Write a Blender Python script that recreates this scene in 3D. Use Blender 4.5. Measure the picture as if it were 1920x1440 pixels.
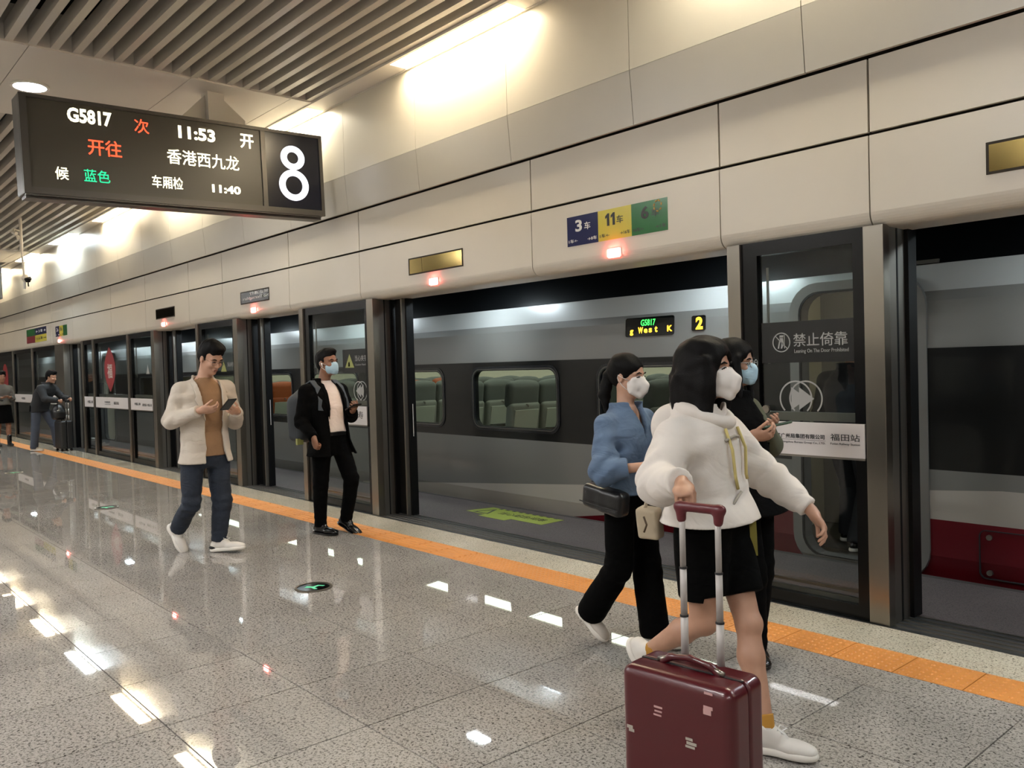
import bpy, bmesh, math, random
import numpy as np
from mathutils import Matrix, Vector
S = bpy.context.scene
COL = S.collection
for o in list(bpy.data.objects): bpy.data.objects.remove(o)
random.seed(7); rng = np.random.RandomState(7)

# ------------------------------------------------------------ camera, world, exposure
yaw, pitch, roll, FPX, CAMH = 0.852762768, -0.0231656710, -0.0285713782, 1573.09668, 1.46
cy_, sy_ = math.cos(yaw), math.sin(yaw)
fwd = Vector((-sy_*math.cos(pitch), cy_*math.cos(pitch), math.sin(pitch)))
rt = Vector((cy_, sy_, 0)); up = rt.cross(fwd)
rt2 = rt*math.cos(roll)+up*math.sin(roll); up2 = -rt*math.sin(roll)+up*math.cos(roll)
cam = bpy.data.cameras.new('camera'); camo = bpy.data.objects.new('camera', cam); COL.objects.link(camo)
cam.sensor_fit = 'HORIZONTAL'; cam.sensor_width = 36; cam.lens = 36*FPX/1920; cam.clip_start = .05; cam.clip_end = 200
M = Matrix.Identity(4)
for i in range(3):
    M[i][0] = rt2[i]; M[i][1] = up2[i]; M[i][2] = -fwd[i]
M[2][3] = CAMH
camo.matrix_world = M; S.camera = camo
W = bpy.data.worlds.new('world'); S.world = W; W.use_nodes = True
W.node_tree.nodes['Background'].inputs[0].default_value = (1, .98, .96, 1)
W.node_tree.nodes['Background'].inputs[1].default_value = .02
S.view_settings.view_transform = 'Standard'; S.view_settings.look = 'None'
S.view_settings.gamma = 1; S.view_settings.use_curve_mapping = False
S.view_settings.exposure = 1.85
WARM, COOL = (1, .84, .60), (.80, .93, 1.0)
LAMP_E, COOL_E, FILL_E, TRACK_E, CABIN_E = 18.0, 26.0, 38.0, 62.0, 3.6
try:
    S.cycles.use_denoising = True; S.cycles.max_bounces = 8; S.cycles.transparent_max_bounces = 24
    S.cycles.sample_clamp_indirect = 6; S.cycles.caustics_reflective = False; S.cycles.caustics_refractive = False
except Exception: pass

# ------------------------------------------------------------ materials
def lin(c):
    if isinstance(c, str):
        c = [int(c[i:i+2], 16)/255 for i in (0, 2, 4)]
        return tuple(x/12.92 if x <= .04045 else ((x+.055)/1.055)**2.4 for x in c)
    return tuple(c)
MATS = {}
def mat(name, col, rough=.5, metal=0., emit=0., bump=0., bscale=200., spec=.5, coat=0., aniso=0., ecol=None, var=0., vscale=3., wr=0., wscale=14.):
    if name in MATS: return MATS[name]
    m = bpy.data.materials.new(name); m.use_nodes = True; nt = m.node_tree; b = nt.nodes['Principled BSDF']
    c = lin(col)
    b.inputs['Base Color'].default_value = (*c, 1); b.inputs['Roughness'].default_value = rough
    b.inputs['Metallic'].default_value = metal; b.inputs['Specular IOR Level'].default_value = spec
    if coat: b.inputs['Coat Weight'].default_value = coat; b.inputs['Coat Roughness'].default_value = .04
    if aniso: b.inputs['Anisotropic'].default_value = aniso
    if emit:
        b.inputs['Emission Color'].default_value = (*(lin(ecol) if ecol else c), 1); b.inputs['Emission Strength'].default_value = emit
    if bump or var:
        g = nt.nodes.new('ShaderNodeNewGeometry'); n = nt.nodes.new('ShaderNodeTexNoise')
        nt.links.new(g.outputs['Position'], n.inputs['Vector'])
        if bump:
            n.inputs['Scale'].default_value = bscale
            bp = nt.nodes.new('ShaderNodeBump'); bp.inputs['Strength'].default_value = bump; bp.inputs['Distance'].default_value = .002
            nt.links.new(n.outputs['Fac'], bp.inputs['Height']); nt.links.new(bp.outputs['Normal'], b.inputs['Normal'])
            if wr:
                mp = nt.nodes.new('ShaderNodeMapping'); mp.inputs['Scale'].default_value = (1, 1, 1.9); mp.inputs['Rotation'].default_value = (.5, .6, .4)
                n3 = nt.nodes.new('ShaderNodeTexNoise'); n3.inputs['Scale'].default_value = wscale; n3.inputs['Detail'].default_value = 2.5; n3.inputs['Distortion'].default_value = 1.2
                nt.links.new(g.outputs['Position'], mp.inputs[0]); nt.links.new(mp.outputs[0], n3.inputs['Vector'])
                b2 = nt.nodes.new('ShaderNodeBump'); b2.inputs['Strength'].default_value = wr; b2.inputs['Distance'].default_value = .03
                nt.links.new(n3.outputs['Fac'], b2.inputs['Height']); nt.links.new(b2.outputs['Normal'], bp.inputs['Normal'])
        if var:
            n2 = nt.nodes.new('ShaderNodeTexNoise'); n2.inputs['Scale'].default_value = vscale; n2.inputs['Detail'].default_value = 4
            nt.links.new(g.outputs['Position'], n2.inputs['Vector'])
            mr = nt.nodes.new('ShaderNodeMapRange'); mr.inputs[1].default_value = .3; mr.inputs[2].default_value = .7
            mr.inputs[3].default_value = 1-var; mr.inputs[4].default_value = 1+var
            mx = nt.nodes.new('ShaderNodeMix'); mx.data_type = 'RGBA'; mx.blend_type = 'MULTIPLY'; mx.inputs[0].default_value = 1
            mx.inputs[6].default_value = (*c, 1)
            nt.links.new(n2.outputs['Fac'], mr.inputs[0]); nt.links.new(mr.outputs[0], mx.inputs[7]); nt.links.new(mx.outputs[2], b.inputs['Base Color'])
    MATS[name] = m; return m
def emat(name, col, e):
    if name in MATS: return MATS[name]
    m = bpy.data.materials.new(name); m.use_nodes = True; nt = m.node_tree; nt.nodes.clear()
    em = nt.nodes.new('ShaderNodeEmission'); em.inputs[0].default_value = (*lin(col), 1); em.inputs[1].default_value = e
    o = nt.nodes.new('ShaderNodeOutputMaterial'); nt.links.new(em.outputs[0], o.inputs[0]); MATS[name] = m; return m
def glass(name, tint, refl=.06, rough=.0):
    m = bpy.data.materials.new(name); m.use_nodes = True; nt = m.node_tree; nt.nodes.clear()
    t = nt.nodes.new('ShaderNodeBsdfTransparent'); t.inputs[0].default_value = (*tint, 1)
    g = nt.nodes.new('ShaderNodeBsdfGlossy'); g.inputs['Roughness'].default_value = rough
    f = nt.nodes.new('ShaderNodeFresnel'); f.inputs[0].default_value = 1.45
    mx = nt.nodes.new('ShaderNodeMixShader'); o = nt.nodes.new('ShaderNodeOutputMaterial')
    # a thin pane: only its outer faces reflect, the inner faces just let light through
    gm = nt.nodes.new('ShaderNodeNewGeometry'); ma = nt.nodes.new('ShaderNodeMath'); ma.operation = 'MULTIPLY_ADD'; ma.inputs[1].default_value = -1; ma.inputs[2].default_value = 1
    nt.links.new(gm.outputs['Backfacing'], ma.inputs[0]); mb = nt.nodes.new('ShaderNodeMath'); mb.operation = 'MULTIPLY'
    nt.links.new(f.outputs[0], mb.inputs[0]); nt.links.new(ma.outputs[0], mb.inputs[1])
    nt.links.new(mb.outputs[0], mx.inputs[0]); nt.links.new(t.outputs[0], mx.inputs[1]); nt.links.new(g.outputs[0], mx.inputs[2]); nt.links.new(mx.outputs[0], o.inputs[0])
    MATS[name] = m; return m
def film(name, col, alpha):
    m = bpy.data.materials.new(name); m.use_nodes = True; nt = m.node_tree; b = nt.nodes['Principled BSDF']
    b.inputs['Base Color'].default_value = (*lin(col), 1); b.inputs['Alpha'].default_value = alpha; b.inputs['Roughness'].default_value = .3
    MATS[name] = m; return m
def granite(name, tones, scale, rough, spec=.5, bump=0.):
    m = bpy.data.materials.new(name); m.use_nodes = True; nt = m.node_tree; b = nt.nodes['Principled BSDF']
    L = nt.links.new
    g = nt.nodes.new('ShaderNodeNewGeometry')
    v = nt.nodes.new('ShaderNodeTexNoise'); v.inputs['Scale'].default_value = scale; v.inputs['Detail'].default_value = 4.5; v.inputs['Roughness'].default_value = .65
    v.inputs['Distortion'].default_value = .6
    L(g.outputs['Position'], v.inputs['Vector'])
    cr = nt.nodes.new('ShaderNodeValToRGB'); cr.color_ramp.interpolation = 'LINEAR'
    e = cr.color_ramp.elements; e[0].position = tones[0][0]; e[0].color = (*lin(tones[0][1]), 1); e[1].position = tones[-1][0]; e[1].color = (*lin(tones[-1][1]), 1)
    for p, c in tones[1:-1]:
        k = e.new(p); k.color = (*lin(c), 1)
    L(v.outputs['Fac'], cr.inputs[0])
    oi = nt.nodes.new('ShaderNodeObjectInfo'); mr = nt.nodes.new('ShaderNodeMapRange'); mr.inputs[3].default_value = .94; mr.inputs[4].default_value = 1.05
    L(oi.outputs['Random'], mr.inputs[0])
    v2 = nt.nodes.new('ShaderNodeTexNoise'); v2.inputs['Scale'].default_value = 1.6; L(g.outputs['Position'], v2.inputs['Vector'])
    mr2 = nt.nodes.new('ShaderNodeMapRange'); mr2.inputs[1].default_value = .35; mr2.inputs[2].default_value = .65; mr2.inputs[3].default_value = .92; mr2.inputs[4].default_value = 1.06
    L(v2.outputs['Fac'], mr2.inputs[0])
    mm = nt.nodes.new('ShaderNodeMath'); mm.operation = 'MULTIPLY'; L(mr.outputs[0], mm.inputs[0]); L(mr2.outputs[0], mm.inputs[1])
    mx = nt.nodes.new('ShaderNodeMix'); mx.data_type = 'RGBA'; mx.blend_type = 'MULTIPLY'; mx.inputs[0].default_value = 1
    L(cr.outputs[0], mx.inputs[6]); L(mm.outputs[0], mx.inputs[7]); L(mx.outputs[2], b.inputs['Base Color'])
    b.inputs['Roughness'].default_value = rough; b.inputs['Specular IOR Level'].default_value = spec
    MATS[name] = m; return m

M_floor = granite('polished_granite', [(.32, '34312f'), (.41, '68645f'), (.48, '918c86'), (.56, 'a5a09a'), (.64, '8f8a84'), (.74, '6f6a66')], 88, .018, .55)
M_edge = granite('pale_edge_granite', [(.34, '4a463f'), (.42, '8f887b'), (.52, 'bdb6a6'), (.66, 'a49c8c')], 95, .12, .5)
M_inner = granite('flamed_inner_granite', [(.34, '2c2827'), (.45, '524b49'), (.55, '665d5b'), (.7, '4a4341')], 140, .6, .2)
M_grout = mat('grout', '3b3733', .8)
M_tact = mat('tactile_orange', 'bd7c3a', .5, bump=.1, bscale=120, var=.06, vscale=4)
M_slat = mat('slat_paint', 'b3ada3', .38, spec=.45)
M_plenum = mat('plenum_dark', '15171c', .9)
M_ceil = mat('ceiling_panel_white', 'd2ccc2', .45)
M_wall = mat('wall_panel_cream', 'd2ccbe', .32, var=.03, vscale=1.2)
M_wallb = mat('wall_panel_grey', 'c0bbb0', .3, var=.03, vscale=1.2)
M_fas = mat('fascia_cream', 'cdc5b7', .33, var=.02, vscale=1.5)
M_gap = mat('gap_dark', '2a2319', .8)
M_black = mat('black_frame', '050505', .25, spec=.25)
M_soft = mat('black_rubber', '050505', .5, spec=.25)
M_steel = mat('brushed_steel', '8d877e', .30, 1., aniso=.6, bump=.05, bscale=60, var=.08, vscale=1.)
M_steel2 = mat('dark_brushed_steel', '8a857e', .42, 1., aniso=.4)
M_sill = mat('sill_metal', '6a6f72', .3, .9)
M_alu = mat('dark_aluminium', '5c5a55', .4, .7)
M_glass = glass('clear_pane', (.80, .83, .82))
M_tglass = glass('carriage_pane', (.72, .74, .72))
M_film = film('dark_film', '0c0d0d', .86)
M_white = mat('white_print', 'd9d9d6', .5)
M_greyprint = mat('grey_print', '9b9b99', .5)
M_strip = mat('white_board', 'd0cccb', .35)
M_ink = mat('ink', '1d1c1f', .5)
M_lamp = emat('warm_lamp', WARM, LAMP_E)
M_lampc = emat('cool_lamp', COOL, COOL_E)
M_lampn = emat('neutral_lamp', (1, .9, .7), LAMP_E*1.1)
M_led = emat('red_led', (1, .12, .10), 26)
M_skin = mat('skin', 'a87f68', .5, var=.04, vscale=30)
M_skin2 = mat('skin_tanned', '855c45', .5, var=.04, vscale=30)
M_skinp = mat('skin_pale', 'b88f78', .5, var=.04, vscale=30)
M_hair = mat('black_hair', '030202', .6, bump=.5, bscale=220, spec=.14)
M_hairb = mat('brown_black_hair', '060404', .6, bump=.5, bscale=220, spec=.14)

# ------------------------------------------------------------ object helpers
def wloc(o):
    v = Vector((0, 0, 0))
    while o is not None: v = v+o.location; o = o.parent
    return v
def tag(o, label=None, cat=None, group=None, kind=None):
    if label: o['label'] = label
    if cat: o['category'] = cat
    if group: o['group'] = group
    if kind: o['kind'] = kind
    return o
def empty(name, loc, label=None, cat=None, group=None, kind=None):
    o = bpy.data.objects.new(name, None); COL.objects.link(o); o.location = loc; o.empty_display_size = .1
    return tag(o, label, cat, group, kind)
def obj(name, geo, m, parent=None, smooth=False, loc=None, local=False):
    """geo=(verts,faces) in world coordinates (local=True: in the parent's)."""
    V, F = geo
    V = np.asarray(V, float).reshape(-1, 3)
    if local: off = Vector((0, 0, 0)); l = Vector((0, 0, 0))
    elif parent is not None: off = wloc(parent); l = Vector((0, 0, 0))
    else:
        l = Vector(loc) if loc is not None else Vector(((V[:, 0].min()+V[:, 0].max())/2, (V[:, 1].min()+V[:, 1].max())/2, V[:, 2].min()))
        off = l
    V = V-np.array(off)
    me = bpy.data.meshes.new(name); me.from_pydata(V.tolist(), [], F if isinstance(F, list) else F.tolist())
    if smooth: me.polygons.foreach_set('use_smooth', [True]*len(me.polygons))
    me.validate(); me.update()
    for mm in (m if isinstance(m, (list, tuple)) else [m]): me.materials.append(mm)
    o = bpy.data.objects.new(name, me); COL.objects.link(o); o.location = l
    if parent is not None: o.parent = parent
    return o
def struct(name, geo, m, **k):
    o = obj(name, geo, m, **k); o['kind'] = 'structure'; return o
def J(*gs):
    V = []; F = []; n = 0
    for v, f in gs:
        V += [tuple(x) for x in v]; F += [tuple(i+n for i in q) for q in f]; n += len(v)
    return V, F
def box(x0, x1, y0, y1, z0, z1, b=0.):
    if x0 > x1: x0, x1 = x1, x0
    if b:
        bm = bmesh.new(); bmesh.ops.create_cube(bm, size=1)
        for v in bm.verts: v.co = ((x0+x1)/2+v.co.x*(x1-x0), (y0+y1)/2+v.co.y*(y1-y0), (z0+z1)/2+v.co.z*(z1-z0))
        bmesh.ops.bevel(bm, geom=bm.edges[:], offset=b, segments=2, affect='EDGES', profile=.6)
        return frombm(bm)
    V = [(x, y, z) for x in (x0, x1) for y in (y0, y1) for z in (z0, z1)]
    return V, [(0, 1, 3, 2), (4, 6, 7, 5), (0, 4, 5, 1), (2, 3, 7, 6), (0, 2, 6, 4), (1, 5, 7, 3)]
def frombm(bm):
    bm.verts.index_update(); V = [tuple(v.co) for v in bm.verts]; F = [tuple(v.index for v in f.verts) for f in bm.faces]; bm.free(); return V, F
def rrect(w, h, r, n=5):
    P = []
    for cx, cy, a0 in ((w/2-r, h/2-r, 0), (-w/2+r, h/2-r, 90), (-w/2+r, -h/2+r, 180), (w/2-r, -h/2+r, 270)):
        for i in range(n+1):
            a = math.radians(a0+90*i/n); P.append((cx+r*math.cos(a), cy+r*math.sin(a)))
    return P
def extrude(P, y0, y1, mapf):
    """closed outline P in 2D, extruded from depth y0 to y1; mapf(u,v,d)->xyz"""
    n = len(P); V = [mapf(u, v, y0) for u, v in P]+[mapf(u, v, y1) for u, v in P]
    F = [tuple(range(n-1, -1, -1)), tuple(range(n, 2*n))]+[(i, (i+1) % n, n+(i+1) % n, n+i) for i in range(n)]
    return V, F
def ring(Po, Pi, y0, y1, mapf):
    n = len(Po); V = [mapf(u, v, d) for d in (y0, y1) for P in (Po, Pi) for u, v in P]
    F = []
    for i in range(n):
        j = (i+1) % n
        F += [(i, j, n+j, n+i), (2*n+i, 3*n+i, 3*n+j, 2*n+j), (i, 2*n+i, 2*n+j, j), (n+i, n+j, 3*n+j, 3*n+i)]
    return V, F
def tube(pts, r, n=8, cap=True):
    pts = [Vector(p) for p in pts]; R = r if isinstance(r, (list, tuple)) else [r]*len(pts)
    V = []; F = []
    u0 = None
    for i, p in enumerate(pts):
        d = (pts[min(i+1, len(pts)-1)]-pts[max(i-1, 0)]).normalized()
        if u0 is None:
            u0 = d.orthogonal().normalized()
        u0 = (u0-d*u0.dot(d)).normalized(); v0 = d.cross(u0)
        for k in range(n):
            a = 2*math.pi*k/n; V.append(tuple(p+(u0*math.cos(a)+v0*math.sin(a))*R[i]))
    for i in range(len(pts)-1):
        for k in range(n):
            k2 = (k+1) % n; F.append((i*n+k, i*n+k2, (i+1)*n+k2, (i+1)*n+k))
    if cap: F += [tuple(range(n-1, -1, -1)), tuple(range((len(pts)-1)*n, len(pts)*n))]
    return V, F
def ribbon(pts, nrm, w, t):
    """flat strap along pts; nrm outward normals"""
    V = []; F = []; pts = [Vector(p) for p in pts]; N = [Vector(q).normalized() for q in nrm]
    for i, p in enumerate(pts):
        d = (pts[min(i+1, len(pts)-1)]-pts[max(i-1, 0)]).normalized(); s = d.cross(N[i]).normalized()
        for a, b in ((-1, 0), (1, 0), (1, 1), (-1, 1)): V.append(tuple(p+s*a*w/2+N[i]*b*t))
    for i in range(len(pts)-1):
        for k in range(4): F.append((i*4+k, i*4+(k+1) % 4, i*4+4+(k+1) % 4, i*4+4+k))
    F += [(3, 2, 1, 0), tuple(range(len(pts)*4-4, len(pts)*4))]
    return V, F
def text(body, size, fit, mapf, thick=.001, bold=0., mirror=False, align_h=None, shear=0.):
    """flat lettering: fitted into fit=(u0,u1,v0,v1); mapf(u,v,d)->xyz"""
    c = bpy.data.curves.new('t', 'FONT'); c.body = body; c.size = 1; c.offset = bold; c.extrude = .01; c.resolution_u = 3
    o = bpy.data.objects.new('t', c); COL.objects.link(o)
    dg = bpy.context.evaluated_depsgraph_get(); me = bpy.data.meshes.new_from_object(o.evaluated_get(dg))
    V = np.array([v.co[:] for v in me.vertices]); F = [tuple(p.vertices) for p in me.polygons]
    bpy.data.objects.remove(o); bpy.data.curves.remove(c); bpy.data.meshes.remove(me)
    lo = V.min(0); hi = V.max(0); u0, u1, v0, v1 = fit
    u = (V[:, 0]-lo[0])/(hi[0]-lo[0]); v = (V[:, 1]-lo[1])/(hi[1]-lo[1])
    if mirror: u = 1-u
    u = u0+(u1-u0)*u; v = v0+(v1-v0)*v; d = (V[:, 2]-lo[2])/(hi[2]-lo[2])*thick
    return [mapf(a, b, e) for a, b, e in zip(u, v, d)], F
# ------------------------------------------------------------ distance field modelling for people and soft things
class Vol:
    def __init__(s, lo, hi, h):
        s.lo = np.array(lo, float); s.h = h; s.n = np.ceil((np.array(hi)-s.lo)/h).astype(int)+1
        s.F = np.full(s.n, .2, np.float32)
        s.ax = [s.lo[i]+h*np.arange(s.n[i]) for i in range(3)]
    def reg(s, lo, hi):
        a = np.clip(np.floor((np.array(lo)-s.lo)/s.h).astype(int), 0, s.n); b = np.clip(np.ceil((np.array(hi)-s.lo)/s.h).astype(int)+1, 0, s.n)
        sl = tuple(slice(i, j) for i, j in zip(a, b))
        P = [s.ax[0][sl[0]][:, None, None], s.ax[1][sl[1]][None, :, None], s.ax[2][sl[2]][None, None, :]]
        return sl, P
    def put(s, sl, d, k, mode='+'):
        A = s.F[sl]
        if A.size == 0: return
        if mode == '+':
            if k > 0:
                hh = np.clip(.5+.5*(A-d)/k, 0, 1); s.F[sl] = A*(1-hh)+d*hh-k*hh*(1-hh)
            else: s.F[sl] = np.minimum(A, d)
        else:
            d = -d
            if k > 0:
                hh = np.clip(.5-.5*(A-d)/k, 0, 1); s.F[sl] = A*(1-hh)+d*hh+k*hh*(1-hh)
            else: s.F[sl] = np.maximum(A, d)
    def cap(s, a, b, ra, rb, k=.0, mode='+'):
        a = np.array(a, float); b = np.array(b, float); r = max(ra, rb)+k+.02
        sl, P = s.reg(np.minimum(a, b)-r, np.maximum(a, b)+r)
        ab = b-a; L = max(ab@ab, 1e-9)
        t = np.clip(sum((P[i]-a[i])*ab[i] for i in range(3))/L, 0, 1)
        d = np.sqrt(sum((P[i]-a[i]-t*ab[i])**2 for i in range(3)))-(ra+(rb-ra)*t)
        s.put(sl, d, k, mode)
    def ell(s, c, r, B=None, k=.0, mode='+'):
        c = np.array(c, float); B = np.eye(3) if B is None else np.array(B); R = max(r)+k+.02
        sl, P = s.reg(c-R, c+R)
        q = [sum((P[j]-c[j])*B[i][j] for j in range(3)) for i in range(3)]
        k0 = np.sqrt(sum((q[i]/r[i])**2 for i in range(3))); k1 = np.sqrt(sum((q[i]/r[i]**2)**2 for i in range(3)))+1e-6
        s.put(sl, k0*(k0-1)/k1, k, mode)
    def bx(s, c, r, B=None, rd=.0, k=.0, mode='+'):
        c = np.array(c, float); B = np.eye(3) if B is None else np.array(B); R = float(np.linalg.norm(r))+k+.02
        sl, P = s.reg(c-R, c+R)
        q = [np.abs(sum((P[j]-c[j])*B[i][j] for j in range(3)))-(r[i]-rd) for i in range(3)]
        d = np.sqrt(sum(np.maximum(x, 0)**2 for x in q))+np.minimum(np.maximum(q[0], np.maximum(q[1], q[2])), 0)-rd
        s.put(sl, d, k, mode)
    def loft(s, pts, side, front, k=.0, mode='+', grow=0., pad=.03, cap=True):
        """pts: list of (p, halfwidth, halfdepth, front shift); elliptical sections stacked along z-ish spine"""
        side = np.array(side, float); front = np.array(front, float)
        ps = [np.array(p[0], float) for p in pts]; R = max(max(p[1], p[2]) for p in pts)+grow+pad+k
        lo = np.min(ps, 0)-R; hi = np.max(ps, 0)+R
        sl, P = s.reg(lo, hi)
        z = P[2]; zs = np.array([p[2] for p in ps]); o = np.argsort(zs); zs = zs[o]
        def ip(v): return np.interp(z, zs, np.array(v)[o])
        cx = ip([p[0] for p in ps]); cyy = ip([p[1] for p in ps])
        w = ip([p[1]+grow for p in pts]); dd = ip([p[2]+grow for p in pts])
        u = (P[0]-cx)*side[0]+(P[1]-cyy)*side[1]; v = (P[0]-cx)*front[0]+(P[1]-cyy)*front[1]
        e = 2.4
        k0 = ((np.abs(u)/w)**e+(np.abs(v)/dd)**e)**(1/e)
        d = (k0-1)*np.minimum(w, dd)*1.0
        if cap: d = np.maximum(d, np.maximum(zs[0]-grow-z, z-zs[-1]-grow)+0*d)
        s.put(sl, d.astype(np.float32), k, mode)
    def cut(s, p, n, R=None):
        """remove what lies on the side of n, inside a radius R of p"""
        p = np.array(p, float); n = np.array(n, float); n /= np.linalg.norm(n)
        sl, P = s.reg(p-(R or 9), p+(R or 9))
        d = sum((P[i]-p[i])*n[i] for i in range(3))
        if R:
            rr = np.sqrt(sum((P[i]-p[i])**2 for i in range(3))); d = np.where(rr < R, d, -.3)
        s.F[sl] = np.maximum(s.F[sl], d)
    def fun(s, f, mode='max'):
        P = [s.ax[0][:, None, None], s.ax[1][None, :, None], s.ax[2][None, None, :]]
        d = f(*P); s.F = np.maximum(s.F, d) if mode == 'max' else (np.minimum(s.F, d) if mode == 'min' else s.F+d)
        s.F = s.F.astype(np.float32)
    def folds(s, amp, f=18., seed=0, dirv=(0, 0, 1)):
        r = np.random.RandomState(seed); X, Y, Z = s.ax[0][:, None, None], s.ax[1][None, :, None], s.ax[2][None, None, :]
        acc = 0
        for i in range(5):
            v = r.normal(size=3); v -= np.array(dirv)*np.dot(v, dirv)*r.uniform(-.2, .9); v /= np.linalg.norm(v); fr = f*r.uniform(.6, 2.2); ph = r.uniform(0, 6.28)
            w = r.normal(size=3); w /= np.linalg.norm(w)
            acc = acc+np.sin(fr*(X*v[0]+Y*v[1]+Z*v[2])+ph+1.6*np.sin(f*.55*(X*w[0]+Y*w[1]+Z*w[2])+ph*2))/(1+.5*i)
        s.F = (s.F+amp*acc*.5).astype(np.float32)
    def mesh(s):
        F = s.F; n = F.shape; In = F < 0
        c = np.zeros([k-1 for k in n], np.uint8)
        offs = [(i, j, k) for i in (0, 1) for j in (0, 1) for k in (0, 1)]
        for o in offs: c += In[o[0]:n[0]-1+o[0], o[1]:n[1]-1+o[1], o[2]:n[2]-1+o[2]]
        A = np.argwhere((c > 0) & (c < 8)); idx = np.full(c.shape, -1, np.int32); idx[tuple(A.T)] = np.arange(len(A))
        val = {o: F[A[:, 0]+o[0], A[:, 1]+o[1], A[:, 2]+o[2]] for o in offs}
        acc = np.zeros((len(A), 3)); cnt = np.zeros(len(A))
        for o in offs:
            for ax_ in range(3):
                if o[ax_] == 0:
                    q = list(o); q[ax_] = 1; q = tuple(q); va, vb = val[o], val[q]; m = (va < 0) != (vb < 0)
                    t = np.where(m, va/np.where(m, va-vb, 1), 0); p = np.tile(np.array(o, float), (len(A), 1)); p[:, ax_] += t
                    acc[m] += p[m]; cnt[m] += 1
        V = s.lo+s.h*(A+acc/np.maximum(cnt, 1)[:, None]); Q = []
        for ax_ in range(3):
            b_, c_ = (ax_+1) % 3, (ax_+2) % 3
            sa = [slice(None)]*3; sb = [slice(None)]*3; sa[ax_] = slice(0, n[ax_]-1); sb[ax_] = slice(1, n[ax_])
            a0, a1 = In[tuple(sa)], In[tuple(sb)]
            for sgn, mm in ((0, a0 & ~a1), (1, ~a0 & a1)):
                E = np.argwhere(mm); E = E[(E[:, b_] > 0) & (E[:, c_] > 0) & (E[:, b_] < n[b_]-1) & (E[:, c_] < n[c_]-1)]
                if not len(E): continue
                def cell(db, dc):
                    G_ = E.copy(); G_[:, b_] -= db; G_[:, c_] -= dc; return idx[tuple(G_.T)]
                q = np.stack([cell(1, 1), cell(0, 1), cell(0, 0), cell(1, 0)], 1)
                Q.append(q if sgn == 0 else q[:, ::-1])
        return V, np.concatenate(Q) if Q else np.zeros((0, 4), int)
def sdf(name, vol, m, parent=None, **k): return obj(name, vol.mesh(), m, parent=parent, smooth=True, **k)
def vec(*a): return np.array(a, float)
def nrm(v): v = np.array(v, float); return v/np.linalg.norm(v)
def basis(az, pit=0., rol=0.):
    """rows: forward, left, up"""
    a, p = math.radians(az), math.radians(pit)
    f = vec(math.cos(a)*math.cos(p), math.sin(a)*math.cos(p), math.sin(p)); l = vec(-math.sin(a), math.cos(a), 0); u = np.cross(f, l)
    r = math.radians(rol); return np.array([f, l*math.cos(r)+u*math.sin(r), -l*math.sin(r)+u*math.cos(r)])

def head_sdf(v, c, B, s, neck, neckr):
    P = lambda f, l, u: c+s*(B[0]*f+B[1]*l+B[2]*u)
    v.ell(P(-.012, 0, .036), [s*.097, s*.077, s*.086], B, .01)
    v.ell(P(.022, 0, -.03), [s*.068, s*.062, s*.085], B, .02)
    for q in (-1, 1):
        v.cap(P(-.005, .046*q, -.055), P(.055, .016*q, -.095), s*.022, s*.018, .02)
        v.ell(P(.062, .034*q, -.03), [s*.026, s*.026, s*.024], B, .015)
        v.cap(P(.079, .012*q, .022), P(.070, .046*q, .020), s*.010, s*.009, .012)
        v.ell(P(-.008, .079*q, -.012), [s*.018, s*.008, s*.031], B, .006)
        v.ell(P(-.004, .086*q, -.012), [s*.010, s*.004, s*.020], B, .003, '-')
    for q in (-1, 1): v.ell(P(.096, .031*q, .0), [s*.017, s*.017, s*.011], B, .012, '-')
    v.cap(P(.083, 0, .008), P(.103, 0, -.032), s*.008, s*.011, .008)
    for q in (-1, 1): v.ell(P(.092, .012*q, -.036), [s*.010, s*.008, s*.008], B, .005)
    v.ell(P(.071, 0, -.100), [s*.018, s*.022, s*.016], B, .02)
    v.ell(P(.083, 0, -.066), [s*.013, s*.024, s*.014], B, .012)
    v.cap(P(.090, -.014, -.062), P(.090, .014, -.062), s*.005, s*.005, .004); v.cap(P(.089, -.012, -.073), P(.089, .012, -.073), s*.006, s*.006, .004)
    v.cap(P(.12, -.022, -.0675), P(.12, .022, -.0675), s*.0285-s*.0, s*.0285, .0, '-') if False else None
    v.cap(P(-.018, 0, -.05), neck+vec(0, 0, -.02), neckr, neckr*1.1, .03)

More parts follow.
